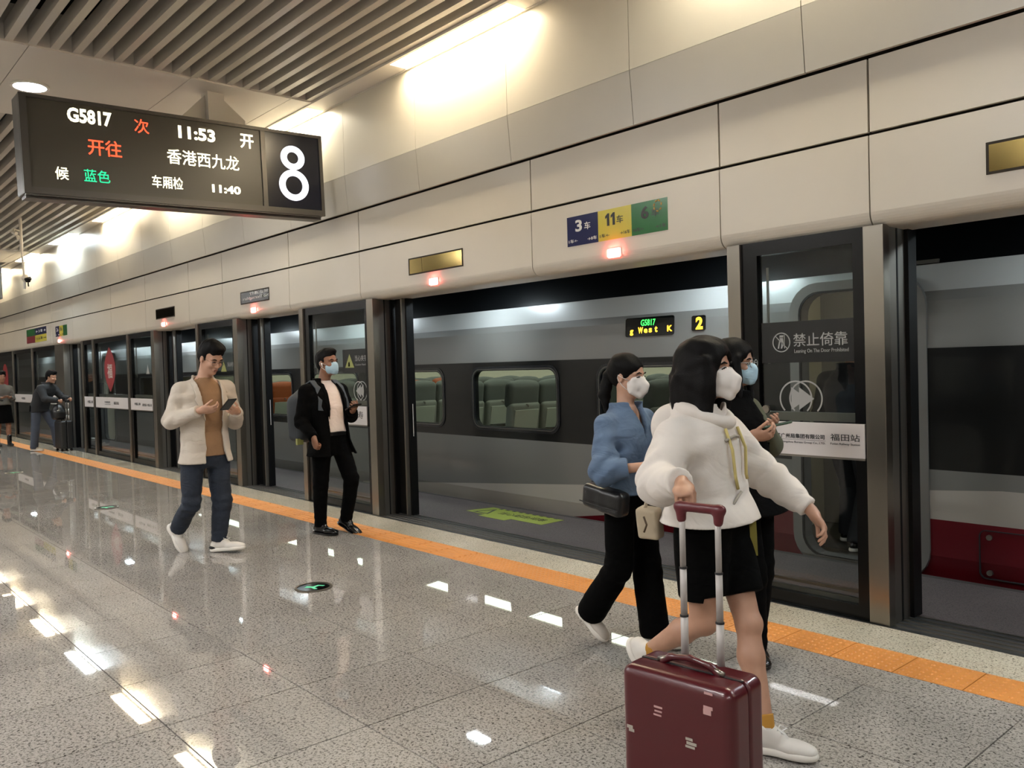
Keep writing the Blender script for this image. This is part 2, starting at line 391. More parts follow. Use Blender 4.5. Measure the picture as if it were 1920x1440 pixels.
def finger_chain(v, base, d, n, lens, curls, r):
    """d: pointing direction, n: palm normal (fingers bend towards it)"""
    p = np.array(base, float); d = nrm(d); n = nrm(n-d*np.dot(n, d)); rr = r
    for L, cu in zip(lens, curls):
        a = math.radians(cu); d2 = d*math.cos(a)+n*math.sin(a); n = n*math.cos(a)-d*math.sin(a); d = d2
        q = p+d*L; v.cap(p, q, rr, rr*.92, .003); p = q; rr *= .93
def hand_sdf(v, w, d, n, side, s, curl=(20, 25, 15), thumb=(35, 20), spread=3):
    """w wrist, d direction of the palm, n palm normal, side: +-1 = where the thumb is along cross(n,d)"""
    d = nrm(d); n = nrm(n-d*np.dot(n, d)); x = np.cross(n, d)*side
    B = np.array([d, x, n]); v.cap(w-d*.02*s, w+d*.02*s, .024*s, .026*s, .01)
    v.ell(w+d*.052*s, [.052*s, .040*s, .017*s], B, .012); v.ell(w+d*.03*s+x*.022*s+n*.006*s, [.035*s, .02*s, .018*s], B, .012)
    for i, (L, off) in enumerate(((.072, .028), (.080, .0095), (.074, -.009), (.058, -.026))):
        a = math.radians(spread*(1.2-i)); dd = d*math.cos(a)+x*math.sin(a)
        finger_chain(v, w+d*(.086-.004*abs(i-1))*s+x*off*s, dd, n, [L*s*.46, L*s*.30, L*s*.26], [c+3*i for c in curl], .0088*s)
    a = math.radians(thumb[0]); td = d*math.cos(a)+x*math.sin(a)
    finger_chain(v, w+d*.022*s+x*.026*s+n*.006*s, td, n+d*.3-x*.4, [.036*s, .030*s, .024*s], [thumb[1]*.4, thumb[1], thumb[1]], .0105*s)

def shoe(parent, ank, toe_dir, L, m, m_sole, s=1., pitch=0., name='shoe', dress=False, laces=None, h=.005):
    """ank ankle point; sole bottom sits .075*s under it; toe_dir horizontal; pitch degrees (toe down positive)"""
    f0 = nrm([toe_dir[0], toe_dir[1], 0]); l = vec(-f0[1], f0[0], 0); a = math.radians(pitch)
    f = f0*math.cos(a)+vec(0, 0, -1)*math.sin(a); u = np.cross(f, l); B = np.array([f, l, u])
    P = lambda x, y, z: ank+f*x*s+l*y*s+u*z*s
    A = L/.27
    cs = np.array([P(-.09*A, 0, -.09), P(.23*A, 0, -.09), P(0, 0, .06)]); lo = cs.min(0)-.08; hi = cs.max(0)+.08
    v = Vol(lo, hi, h); k = .02
    v.ell(P(-.035*A, 0, -.035), [.043*s, .034*s, .045*s], B, k); v.ell(P(.02*A, 0, -.03), [.06*s*A, .034*s, .042*s], B, k)
    v.ell(P(.10*A, 0, -.045), [.065*s*A, .044*s, .030*s], B, k); v.ell(P(.155*A, .004, -.052), [.045*s*A, .040*s, .024*s], B, k)
    v.cap(P(-.01, 0, -.02), P(-.005, 0, .012), .036*s, .034*s, .015)
    v.cap(P(.05*A, 0, -.012), P(.0, 0, .005), .022*s, .024*s, .02)
    v.cut(P(0, 0, -.063), -u); v.cap(P(0, 0, .01), P(0, 0, .07), .027*s, .03*s, .004, '-')
    o = sdf(name, v, m, parent)
    w = Vol(lo, hi, h)
    w.ell(P(-.035*A, 0, -.065), [.05*s, .040*s, .03*s], B, .02); w.ell(P(.03*A, 0, -.065), [.07*s*A, .034*s, .03*s], B, .03)
    w.ell(P(.12*A, 0, -.065), [.085*s*A, .048*s, .03*s], B, .03)
    top = -.05 if not dress else -.064
    w.cut(P(0, 0, -.078), -u); w.cut(P(0, 0, top), u)
    so = sdf('sole', w, m_sole, o)
    if laces:
        for i in range(4):
            x = .045+.018*i; z = -.002-.0085*i
            obj('lace', tube([P(x*A, -.022, z-.008), P(x*A, 0, z+.004), P((x+.006)*A, .022, z-.008)], .003*s, 5), laces, parent=o, smooth=True)
        for q in (-1, 1): obj('lace_bow', tube([P(.04*A, 0, .004), P(.05*A, .02*q, .022), P(.075*A, .028*q, .012), P(.05*A, 0, .002)], .0028*s, 5), laces, parent=o, smooth=True)
    return o
def bbox(*ps, pad=.12):
    A = np.array(ps); return A.min(0)-pad, A.max(0)+pad
def limb(v, pts, rs, k=.02):
    for (a, b), (ra, rb) in zip(zip(pts[:-1], pts[1:]), zip(rs[:-1], rs[1:])): v.cap(a, b, ra, rb, k)
M_eye, M_iris, M_lip = mat('eye_white', 'b8aea4', .3), mat('iris', '120c09', .2), mat('lip', '98685a', .5)
def face_bits(t, c, B, s, brow=True, lips=True, closed=False):
    P = lambda f, l, u: c+s*(B[0]*f+B[1]*l+B[2]*u)
    for q in (-1, 1):
        v = Vol(P(.08, .031*q, 0)-.03, P(.08, .031*q, 0)+.03, .0018); v.ell(P(.0765, .031*q, -.001), [s*.011, s*.0145, s*(.003 if closed else .0058)], B)
        e = sdf('eye', v, M_eye, t)
        v = Vol(P(.08, .031*q, 0)-.03, P(.08, .031*q, 0)+.03, .0015); v.ell(P(.0835, .031*q, -.001), [s*.0055, s*.0065, s*(.0025 if closed else .0054)], B); sdf('iris', v, M_iris, e)
        obj('eyelid', tube([P(.080, .046*q, -.001), P(.0885, .038*q, .006), P(.0905, .028*q, .0065), P(.088, .017*q, .0)], .0022*s, 6), M_hair, parent=t, smooth=True)
        if brow: obj('eyebrow', tube([P(.080, .050*q, .021), P(.0885, .036*q, .027), P(.091, .016*q, .022)], [.0022*s, .004*s, .003*s], 6), M_hair, parent=t, smooth=True)
    if lips:
        v = Vol(P(.09, 0, -.067)-.04, P(.09, 0, -.067)+.04, .002); v.cap(P(.0925, -.017, -.0635), P(.0945, .0, -.0625), s*.004, s*.0045, .002); v.cap(P(.0945, .0, -.0625), P(.0925, .017, -.0635), s*.0045, s*.004, .002); v.cap(P(.091, -.012, -.0725), P(.091, .012, -.0725), s*.0055, s*.0055, .002)
        sdf('lips', v, M_lip, t)
def mask_sdf(t, c, B, s, m, kind, mstrap):
    P = lambda f, l, u: c+s*(B[0]*f+B[1]*l+B[2]*u)
    v = Vol(P(.05, 0, -.05)-.13*s, P(.05, 0, -.05)+.13*s, .003)
    if kind == 'cup':
        v.ell(P(.045, 0, -.048), [s*.068, s*.066, s*.062], B, .0)
        v.cap(P(.088, 0, -.004), P(.122, 0, -.042), s*.008, s*.007, .03); v.cap(P(.122, 0, -.042), P(.110, 0, -.075), s*.007, s*.009, .03); v.cap(P(.110, 0, -.075), P(.085, 0, -.112), s*.009, s*.010, .03)
        for q in (-1, 1): v.cap(P(.080, .018*q, -.004), P(.066, .050*q, -.014), s*.010, s*.010, .02); v.cap(P(.085, .02*q, -.105), P(.055, .050*q, -.085), s*.012, s*.010, .02)
    else:
        v.ell(P(.036, 0, -.055), [s*.074, s*.068, s*.060], B, .0); v.cap(P(.088, -.012, -.015), P(.088, .012, -.015), s*.014, s*.014, .03); v.cap(P(.102, 0, -.035), P(.098, 0, -.075), s*.014, s*.016, .03); v.cap(P(.085, -.02, -.098), P(.085, .02, -.098), s*.014, s*.014, .02)
    v.cut(P(.030, 0, 0), -B[0]); v.cut(P(.090, 0, .006), nrm(B[2]*1.0+B[0]*.45))
    o = sdf('face_mask', v, m, t)
    if kind == 'cup': obj('mask_seam', tube([P(.100, 0, -.008), P(.132, 0, -.042), P(.122, 0, -.078), P(.095, 0, -.120)], .0016*s, 6), mstrap, parent=o, smooth=True)
    else:
        for k in range(3):
            z = -.040-.018*k; obj('pleat', tube([P(.075, -.055, z), P(.104, -.03, z-.003), P(.118, 0, z-.004), P(.104, .03, z-.003), P(.075, .055, z)], .0022*s, 6), m, parent=o, smooth=True)
    for q in (-1, 1):
        obj('ear_loop', tube([P(.045, .064*q, -.022), P(.01, .080*q, -.008), P(-.018, .088*q, .006), P(-.022, .086*q, -.012), P(.005, .078*q, -.05), P(.035, .066*q, -.075)], .0016*s, 6), mstrap, parent=o, smooth=True)
    return o

def torso_pts(J_, H, wid, dep, fem=False):
    n, p = J_['neck'], J_['pel']; up_ = n-p
    q = lambda t: p+up_*t
    if fem: return [(q(-.12), .150*wid, .10*dep), (q(.06), .165*wid, .105*dep), (q(.32), .120*wid, .09*dep), (q(.62), .140*wid, .105*dep), (q(.80), .150*wid, .095*dep), (q(.93), .105*wid, .07*dep), (q(1.02), .052, .052)]
    return [(q(-.12), .150*wid, .105*dep), (q(.06), .160*wid, .11*dep), (q(.32), .145*wid, .105*dep), (q(.62), .165*wid, .12*dep), (q(.82), .175*wid, .10*dep), (q(.93), .115*wid, .075*dep), (q(1.02), .055, .055)]
def AR(d): return {k: np.array(v, float) for k, v in d.items()}

def crease(v, a, b, c, amp=.005, R=.15, n=95.):
    """cloth creases bunched round a bent joint b between a and c"""
    d = nrm(c-a); sl, P = v.reg(b-R, b+R); o = np.cross(d, vec(.3, .5, .8)); o = nrm(o)
    s_ = sum((P[i]-b[i])*d[i] for i in range(3)); l_ = sum((P[i]-b[i])*o[i] for i in range(3)); r2 = sum((P[i]-b[i])**2 for i in range(3))
    w = amp*np.sin(s_*n+1.3*np.sin(l_*38)+.7)*np.exp(-r2/(R*.55)**2); v.F[sl] = (v.F[sl]+w).astype(np.float32)
def body_mesh(t, J_, H, phi, hd, m, fem=False, hsc=1., bare_legs=False, hands=None, h=.005, neckr=.052, only=None, slim=1.):
    """one continuous figure: head, neck, trunk, arms, legs, hands"""
    s = H/1.72*1.0; F, L, U = basis(phi); pts = list(J_.values())
    lo, hi = bbox(*pts, pad=.17); v = Vol(lo, hi, h)
    hs = s*(.97 if fem else 1.0)*hsc
    head_sdf(v, J_['head'], hd, hs, J_['neck'], neckr*s)
    v.loft([(a, b*.84, c*.84) for a, b, c in torso_pts(J_, H, s, s, fem)[1:]], L, F, .02)
    for q in 'RL':
        ua = .040 if fem else .046; fa = .028 if fem else .032
        v.cap(J_['neck']+vec(0, 0, -.02), J_['s'+q], .045*s, .05*s, .03)
        limb(v, [J_['s'+q], J_['e'+q], J_['w'+q]], [(ua+.006)*s, fa*1.15*s, .023*s], .015)
        th = .072 if fem else .075
        a, b, c = J_['h'+q], J_['k'+q], J_['a'+q]
        if bare_legs:
            v.cap(a, b, th*1.12*s, .053*s, .03); mid = b+(c-b)*.32-F*.012; v.cap(b, mid, .047*s, .054*s, .02); v.cap(mid, c, .053*s, .031*s, .02); v.ell(b+F*.012, [.045*s]*3, None, .02)
        else: limb(v, [a, b, c], [th*s, .048*s, .035*s], .02)
        if hands and q in hands:
            g = hands[q]; hand_sdf(v, J_['w'+q], g['d'], g['n'], g['side'], s*g.get('s', .98), g.get('curl', (20, 25, 15)), g.get('thumb', (35, 20)), g.get('spread', 3))
        elif q not in (hands or {}): v.ell(J_['w'+q]+nrm(J_['w'+q]-J_['e'+q])*.05, [.03*s, .03*s, .045*s], None, .02)
    return sdf('body', v, m, t)
def trousers(t, J_, H, phi, m, rs, hem=None, name='trousers', cr=1., waist=.12, h=.008, fold=.004, seed=1, hipw=1.0, cutz=None):
    s = H/1.72; F, L, U = basis(phi); ks = ['pel', 'hR', 'hL', 'kR', 'kL', 'aR', 'aL']
    lo, hi = bbox(*[J_[k] for k in ks], pad=.17); v = Vol(lo, hi, h)
    for q in 'RL':
        a, b, c = J_['h'+q], J_['k'+q], J_['a'+q]
        if cutz is None: limb(v, [a+vec(0, 0, .01), b, c], [r*s for r in rs], .02)
        else: v.cap(a+vec(0, 0, .01), a+(b-a)*(cutz+.05), rs[0]*s, rs[1]*s, .02)
    p = J_['pel']
    v.loft([(p+vec(0, 0, -.10), .110*s*hipw, .095*s), (p+vec(0, 0, -.06), .145*s*hipw, .105*s), (p+vec(0, 0, .02), .158*s*hipw, .115*s), (p+vec(0, 0, waist), .140*s*hipw, .108*s)], L, F, .03)
    v.folds(fold, 16, seed)
    for q in 'RL' if cutz is None else '':
        crease(v, J_['h'+q], J_['k'+q], J_['a'+q], .0055*cr, .17, 80); e_ = J_['a'+q]+nrm(J_['k'+q]-J_['a'+q])*.05; crease(v, J_['k'+q], e_, J_['a'+q], .005*cr, .10, 110)
    crease(v, J_['pel']+L, J_['pel']+vec(0, 0, -.05)+F*.1, J_['pel']-vec(0, 0, .3), .004, .15, 70)
    v.cut(p+vec(0, 0, waist), (0, 0, 1))
    for q in 'RL':
        b, c = J_['k'+q], J_['a'+q]; d = nrm(c-b)
        if cutz is None: v.cut(c+d*(hem if hem is not None else .01), d, .16)
        else:
            a = J_['h'+q]; d = nrm(b-a); v.cut(a+(b-a)*cutz, d, .2)
    return sdf(name, v, m, t)
# ------------------------------------------------------------ floor
YP = 4.43
fl = struct('floor', box(-42, 8, -5.3, 4.40, -.20, -.012), M_grout)
def plane_y(Y): return lambda u, v, d: (u, Y-d, v)
def copyobj(src, loc, parent):
    c = src.copy(); c.parent = parent; c.location = Vector(loc)-wloc(parent); COL.objects.link(c); return c
Y_J = [2.96+.6*k for k in range(-13, 2)]
cells = []
X0 = -1.775
for i in range(-66, 15):
    for j in range(len(Y_J)-1):
        cells.append((X0+.6*i, Y_J[j]))
def vis(x, y):
    p = Vector((x+.3, y+.3, 0))-Vector((0, 0, CAMH)); d = p.dot(fwd)
    if d < .5: return 0
    u = p.dot(rt2)/d; v = p.dot(up2)/d
    return (1/d**3) if abs(u) < .68 and abs(v) < .5 else 0
cells.sort(key=lambda c: -vis(*c))
big = [c for c in cells if vis(*c) > 0][:285]; small = [c for c in cells if c not in set(big)]
t0 = None
for (x, y) in big:
    if t0 is None:
        t0 = obj('tile', box(x+.003, x+.597, y+.003, y+.597, -.02, 0), M_floor, parent=fl); 
        me = t0.data; off = Vector((x, y, 0))-wloc(fl)
        for v in me.vertices: v.co -= off
        t0.location = off
    else: copyobj(t0, (x, y, 0), fl)
o = obj('tile', J(*[box(x+.003, x+.597, y+.003, y+.597, -.02, 0) for x, y in small]), M_floor, parent=fl); o['kind'] = 'stuff'
# cut tiles beside the tactile strip, tactile tiles, edge stones
obj('tile', J(*[box(X0+.6*i+.001, X0+.6*i+.599, 3.561, 3.789, -.02, 0) for i in range(-66, 15)]), M_floor, parent=fl)['kind'] = 'stuff'
YT0, YT1 = 3.79, 4.07
xs = -1.447
def tactile(geo_only_flat, nx=8, ny=7):
    g = [box(.002, .301, YT0+.001-YT0, YT1-YT0-.001, -.02, .001)]
    if not geo_only_flat:
        for a in range(nx):
            for b in range(ny):
                cx = .019+.0375*a; cy = .02+.04*b; r = .0115
                P = [(cx+r*math.cos(k*math.pi/3), cy+r*math.sin(k*math.pi/3)) for k in range(6)]
                P2 = [(cx+r*.55*math.cos(k*math.pi/3), cy+r*.55*math.sin(k*math.pi/3)) for k in range(6)]
                V = [(u, v, .001) for u, v in P]+[(u, v, .005) for u, v in P2]
                g.append((V, [tuple(range(6, 12))]+[(k, (k+1) % 6, 6+(k+1) % 6, 6+k) for k in range(6)]))
    return J(*g)
def bars():
    g = [box(.002, .301, .001, YT1-YT0-.001, -.02, .001)]
    for b in range(5):
        y = .03+.055*b; g.append(([(.01, y-.012, .001), (.293, y-.012, .001), (.293, y+.012, .001), (.01, y+.012, .001), (.01, y-.007, .005), (.293, y-.007, .005), (.293, y+.007, .005), (.01, y+.007, .005)],
                                  [(4, 5, 6, 7), (0, 1, 5, 4), (1, 2, 6, 5), (2, 3, 7, 6), (3, 0, 4, 7)]))
    return J(*g)
tA = obj('tactile_tile', tactile(False), M_tact, parent=fl, local=True)
tB = obj('tactile_tile', bars(), M_tact, parent=fl, local=True)
usedA = usedB = False
for k in range(-80, 11):
    x = xs+.3035*k
    dots = (x > -5.2) or (-18.2 < x < -17.4)
    src = tA if dots else tB
    first = (dots and not usedA) or ((not dots) and not usedB)
    if dots: usedA = True
    else: usedB = True
    if first: src.location = Vector((x, YT0, 0))-wloc(fl)
    else: copyobj(src, (x, YT0, 0), fl)
e0 = None
for i in range(-66, 15):
    x = X0+.6*i
    if e0 is None:
        e0 = obj('edge_stone', box(.001, .599, 0, 4.405-4.072, -.02, 0), M_edge, parent=fl, local=True); e0.location = Vector((x, 4.072, 0))-wloc(fl)
    else: copyobj(e0, (x, 4.072, 0), fl)
struct('floor_inner', box(-42, 8, 4.74, 5.60, -.2, -.005), M_inner)
struct('floor_inner_edge', box(-42, 8, 5.60, 5.66, -1.2, -.006), M_grout)
sill = empty('door_sill', (-8, 4.6, -.02), kind='structure')
obj('sill_plate', box(-42, 8, 4.407, 4.74, -.03, -.004), M_sill, parent=sill)
for yy in (4.47, 4.53, 4.59, 4.65, 4.71):
    obj('sill_groove', box(-42, 8, yy, yy+.012, -.004, .0015), M_steel2 if yy < 4.6 else M_alu, parent=sill)

# ------------------------------------------------------------ ceiling
ZC = 4.15
ce = struct('ceiling', box(-42, 8, -5.3, 8.5, 4.95, 5.1), M_plenum)
P_ = .1633; ns = 33
ys = [4.118-P_*k for k in range(ns)]
bays = [(-7.645, 4.6), (-20.08, -9.74), (-32.5, -22.2)]
for bi, (a, b) in enumerate(bays):
    s0 = None
    for y in ys[:33 if bi < 2 else 24]:
        if s0 is None:
            s0 = obj('slat', box(a, b, -.06, 0, 0, .13), M_slat, parent=ce, local=True); s0.location = Vector((0, y, ZC))-wloc(ce)
        else: copyobj(s0, (0, y, ZC), ce)
    o = obj('slat', J(*[box(a, b, y-P_*ns-.06, y-P_*ns, ZC, ZC+.13) for y in ys[:23]]), M_slat, parent=ce); o['kind'] = 'stuff'
beams = [(-9.74, -7.645), (-22.2, -20.08), (-34.6, -32.5), (4.6, 6.7)]
for a, b in beams:
    yj = [4.14, 3.9, 2.915, 1.618, .33, -.95, -2.25, -3.55, -5.3]
    for y1, y0 in zip(yj[:-1], yj[1:]):
        obj('ceiling_panel', box(a+.004, b-.004, y0+.003, y1-.003, ZC-.012, ZC+.02), M_ceil, parent=ce)
    obj('beam_edge', J(box(a, a+.02, -5.3, 4.14, ZC, ZC+.3), box(b-.02, b, -5.3, 4.14, ZC, ZC+.3)), M_ceil, parent=ce)['kind'] = 'stuff'
# trim beside the wall with lamp recesses
lx = [(-6.30+3.135*k, -4.72+3.135*k) for k in range(-11, 4)]
segs = []; p = -42
for a, b in lx: segs.append((p, a)); p = b
segs.append((p, 8))
tr = empty('trim_1', (-8, 4.26, ZC), kind='structure')
obj('trim_lip', J(box(-42, 8, 4.125, 4.155, ZC-.02, ZC+.12), box(-42, 8, 4.352, 4.40, ZC-.012, ZC+.12)), M_ceil, parent=tr)['kind'] = 'stuff'
for a, b in segs: obj('trim_panel', box(a+.0045, b-.0045, 4.157, 4.35, ZC-.006, ZC+.02), M_ceil, parent=tr)
hues = {0: (M_lamp, 'warm white'), 1: (M_lampc, 'cool white'), 2: (M_lampn, 'soft yellow'), 3: (M_lamp, 'warm yellow'), 4: (M_lampn, 'neutral white'), 5: (M_lampn, 'pale white')}
M_house = mat('lamp_housing', 'e8e4da', .35)
lamp_lab = {8: 'long warm ceiling lamp glaring above the pale wall, nearest in view', 9: 'warm ceiling lamp out past the frame above the nearest wall panels', 7: 'cool white ceiling lamp over the end of the hanging departure board',
            6: 'warm ceiling lamp hidden behind the departure board', 5: 'warm lamp strip just below the departure board', 4: 'bright lamp strip second beyond the departure board',
            3: 'bright lamp strip beside the far ceiling beam', 2: 'lamp strip just past the far ceiling beam', 10: 'warm ceiling lamp above the camera side of the platform'}
def strip_lamp(a, b, y0, y1, m, label, grp='recessed lamp strips along the platform wall'):
    t = empty('ceiling_lamp', ((a+b)/2, (y0+y1)/2, ZC), label, 'lamp', grp)
    obj('housing', J(box(a, b, y0-.004, y0, ZC-.004, ZC+.075), box(a, b, y1, y1+.004, ZC-.004, ZC+.075), box(a-.004, a, y0, y1, ZC-.004, ZC+.075), box(b, b+.004, y0, y1, ZC-.004, ZC+.075), box(a, b, y0, y1, ZC+.075, ZC+.085)), M_house, parent=t)
    obj('diffuser', box(a+.005, b-.005, y0+.002, y1-.002, ZC+.045, ZC+.055), m, parent=t)
for i, (a, b) in enumerate(lx):
    if a < -33: continue
    k = (8-i) % 6
    strip_lamp(a, b, 4.16, 4.348, hues[k][0], lamp_lab.get(i, 'small far lamp strip in the row, %s from the end' % ['first', 'second', 'third', 'fourth', 'fifth', 'sixth', 'seventh', 'eighth', 'ninth', 'tenth', 'eleventh', 'twelfth', 'thirteenth', 'fourteenth', 'fifteenth'][i]))
# platform's other side: wall (behind the camera), then lamps added as fill
struct('wall_opposite', box(-42, 8, -5.4, -5.3, -.2, 4.95), M_wallb)
struct('wall_end', box(-42.1, -42, -5.4, 9.5, -.2, 4.95), M_wallb)
struct('wall_near_end', box(8, 8.1, -5.4, 9.5, -.2, 4.95), M_wallb)
M_fill = emat('added_fill_lamp', (1, .99, .98), FILL_E)  # unseen panels, added to light floor and people from the camera side
for k in range(6):
    x = 3.2-6.2*k; oq = ['nearest', 'second', 'third', 'fourth', 'fifth', 'farthest'][k]
    if -9.8 < x < -7.6 or -22.3 < x < -20: x += 1.9
    for y in (-.95, -3.6):
        t = empty('ceiling_lamp', (x, y, ZC-.03), '%s added fill lamp panel in the %s row over the platform middle' % (oq, 'inner' if y > -2 else 'outer'), 'lamp', 'added fill lamp panels above the platform middle')
        obj('diffuser', box(x-.6, x+.6, y-.12, y+.12, ZC-.03, ZC-.02), M_fill, parent=t)
        obj('housing', J(box(x-.62, x+.62, y-.14, y-.12, ZC-.035, ZC+.05), box(x-.62, x+.62, y+.12, y+.14, ZC-.035, ZC+.05), box(x-.62, x+.62, y-.14, y+.14, ZC-.018, ZC+.05)), M_house, parent=t)
# round cool downlight in the beam
for (x, y, lab) in ((-8.68, 1.83, 'cool round downlight glaring at the board corner'), (-8.68, -.9, 'round downlight in the beam nearer the platform middle'), (-21.1, 1.8, 'round downlight in the far ceiling beam')):
    t = empty('downlight', (x, y, ZC-.03), lab, 'lamp')
    P = [(x+.16*math.cos(a*math.pi/12), y+.16*math.sin(a*math.pi/12)) for a in range(24)]; Pi = [(x+.135*math.cos(a*math.pi/12), y+.135*math.sin(a*math.pi/12)) for a in range(24)]
    obj('rim', ring(P, Pi, ZC-.03, ZC-.008, lambda u, v, d: (u, v, d)), M_house, parent=t)
    obj('diffuser', extrude(Pi, ZC-.03, ZC-.012, lambda u, v, d: (u, v, d)), M_lampc, parent=t)

# ------------------------------------------------------------ wall above the screen doors
wb = struct('wall_track', box(-42, 8, 4.50, 4.9, 2.20, 4.94), M_gap)
jx = [-3.72-1.255*k for k in range(-9, 30)]
prof = [(4.375, ZC-.01), (4.375, 3.425)]
for a, b in zip(jx[1:], jx[:-1]):
    obj('wall_panel', box(a+.0025, b-.0025, 4.375, 4.40, 3.415, ZC+.1), M_wall, parent=wb)
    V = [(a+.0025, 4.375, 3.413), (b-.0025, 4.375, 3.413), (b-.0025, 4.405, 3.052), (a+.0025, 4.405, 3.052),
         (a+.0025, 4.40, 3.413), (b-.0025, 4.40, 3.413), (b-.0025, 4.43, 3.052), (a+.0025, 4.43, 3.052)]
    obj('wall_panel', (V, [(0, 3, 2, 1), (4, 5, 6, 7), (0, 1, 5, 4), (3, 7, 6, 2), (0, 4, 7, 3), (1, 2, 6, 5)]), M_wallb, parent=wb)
fj = [7.9, 5.2, 2.6, .2, -2.12, -3.065, -4.79, -7.345, -8.89, -10.8, -12.0, -13.87, -15.7, -18.25, -19.95, -22.5, -25., -28., -31, -34, -38, -42]
def fascia_lower(a, b):
    n = 8; prof = [(4.43, 2.628), (4.43, 2.225)]
    for k in range(n+1):
        t = k/n*math.pi/2; prof.append((4.51-.08*math.cos(t), 2.22-.08*math.sin(t)))
    prof += [(4.74, 2.14), (4.74, 2.16), (4.515, 2.165), (4.46, 2.23), (4.46, 2.628)]
    return extrude(prof, a, b, lambda u, v, d: (d, u, v))
for b, a in zip(fj[:-1], fj[1:]):
    obj('fascia_panel', box(a+.006, b-.006, 4.435, 4.46, 2.648, 3.035), M_fas, parent=wb)
    o = obj('fascia_panel', fascia_lower(a+.004, b-.004), M_fas, parent=wb)
    for p in o.data.polygons: p.use_smooth = False
obj('header_box', box(-42, 8, 4.52, 4.9, 2.166, 2.2), M_black, parent=wb)
def ledbar(x, n):
    t = empty('red_status_light', (x, 4.42, 2.19), n, 'light', 'red status lights above the doors')
    obj('lens', box(x-.055, x+.055, 4.408, 4.43, 2.192, 2.247, .008), M_led, parent=t)
    obj('bezel', ring(rrect(.126, .071, .01), rrect(.108, .053, .006), 4.424, 4.4295, lambda u, v, d: (x+u, d, 2.2195+v)), M_greyprint, parent=t)
for x, n in ((-3.94, 'red light under the coloured car number sign, nearest'), (-6.08, 'red light under the brass window plate'), (-9.84, 'red light under the plate with a painted sign reflection'), (-13.04, 'small red light under the dark window plate'), (-19.31, 'farthest red light, by the boarding passengers'), (-1.1, 'red light past the frame edge')): ledbar(x, n)
M_brass = mat('mirror_brass', '8d7a4a', .12, 1.)
M_dkmir = mat('mirror_dark', '4b4638', .10, 1.)
def plate(x0, x1, m, lab, split=None, nm='window_plate'):
    t = empty(nm, ((x0+x1)/2, 4.43, 2.32), lab, 'plate')
    for a, b in ([(x0, split-.003), (split+.003, x1)] if split else [(x0, x1)]): obj('plate', box(a, b, 4.426, 4.4305, 2.322, 2.452), m, parent=t)
    obj('plate_frame', ring([(x0-.012, 2.31), (x1+.012, 2.31), (x1+.012, 2.464), (x0-.012, 2.464)], [(x0, 2.322), (x1, 2.322), (x1, 2.452), (x0, 2.452)], 4.424, 4.4302, lambda u, v, d: (u, d, v)), M_gap, parent=t)
    return t
plate(-1.53, -.74, M_brass, 'brass mirror plate on the fascia at the frame edge')
plate(-6.46, -5.67, M_brass, 'brass mirror plate in two pieces above a red light', -6.26)
tp = plate(-10.21, -9.42, mat('painted_sign_reflection', '101014', .2), 'fascia plate painted with the reflection of a black sign')
obj('lettering', text('No Thoroughfare', 1, (-10.16, -9.42, 2.345, 2.395), plane_y(4.4255), mirror=True), M_white, parent=tp)  # reflection of a sign opposite, painted on the plate as reversed print
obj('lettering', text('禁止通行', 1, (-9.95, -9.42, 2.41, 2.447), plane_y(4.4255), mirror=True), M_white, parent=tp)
plate(-13.37, -12.58, M_dkmir, 'dark mirror plate on the fascia, third from the nearest')
# coloured car number signs
M_blue, M_yel, M_grn, M_redp = mat('sign_blue', '22264f', .18), mat('sign_yellow', 'c9bd4e', .18), mat('sign_green', '2c6a38', .18), mat('sign_red', '7b2c33', .3)
M_ink2 = mat('sign_ink', '171a12', .4)
def carsign(x0, lab, full=True):
    w = (.31, .31, .31); t = empty('car_number_sign', (x0+.465, 4.43, 2.315), lab, 'sign')
    x = x0; Y = 4.4285
    for m, num, lft, rgt, ink in ((M_blue, '3', '1车←', '→8车', M_white), (M_yel, '11', '1车←', '→16车', M_ink2), (M_grn, '6', '16车←', '→1车', M_ink2)):
        p = obj('sign_panel', box(x, x+.31, 4.4285, 4.4305, 2.315, 2.53), m, parent=t)
        f = plane_y(Y)
        k = .035 if len(num) == 1 else .06
        if num == '11':
            for xx in (x+.070, x+.122):
                obj('digit', extrude([(xx+.016, 2.415), (xx+.038, 2.415), (xx+.038, 2.502), (xx+.022, 2.502), (xx+.0, 2.484), (xx+.0, 2.466), (xx+.016, 2.476)], 0, .001, f), ink, parent=t)
        else: obj('digit', text(num, 1, (x+.12-k, x+.12+k*.9, 2.415, 2.50), f, bold=.03), ink, parent=t)
        obj('lettering', text('车', 1, (x+.175, x+.235, 2.42, 2.475), f, bold=.008), ink, parent=t)
        obj('lettering', text(lft, 1, (x+.015, x+.105, 2.338, 2.365), f, bold=.008), ink, parent=t)
        obj('lettering', text(rgt, 1, (x+.205, x+.295, 2.338, 2.365), f, bold=.008), ink, parent=t)
        x += .31
    if full:
        g = [tube([(x-.08+.03*math.cos(a), 4.427, 2.485+.035*math.sin(a)), (x-.08+.034*math.cos(a+.5), 4.427, 2.485+.038*math.sin(a+.5))], .005, 5) for a in (0, .9, 1.7, 2.6, 3.3, 4.4, 5.3)]
        obj('tape_scrap', J(*g), mat('scrap', 'b08a45', .6), parent=t)['label'] = 'orange scraps of torn tape'
carsign(-4.40, 'blue, yellow and green car number sign above the widest door opening')
carsign(-19.62, 'far small blue, yellow and green car number sign', False)
t = empty('direction_sign', (-21.4, 4.43, 2.28), 'far four colour direction sign beside the small car number sign', 'sign')
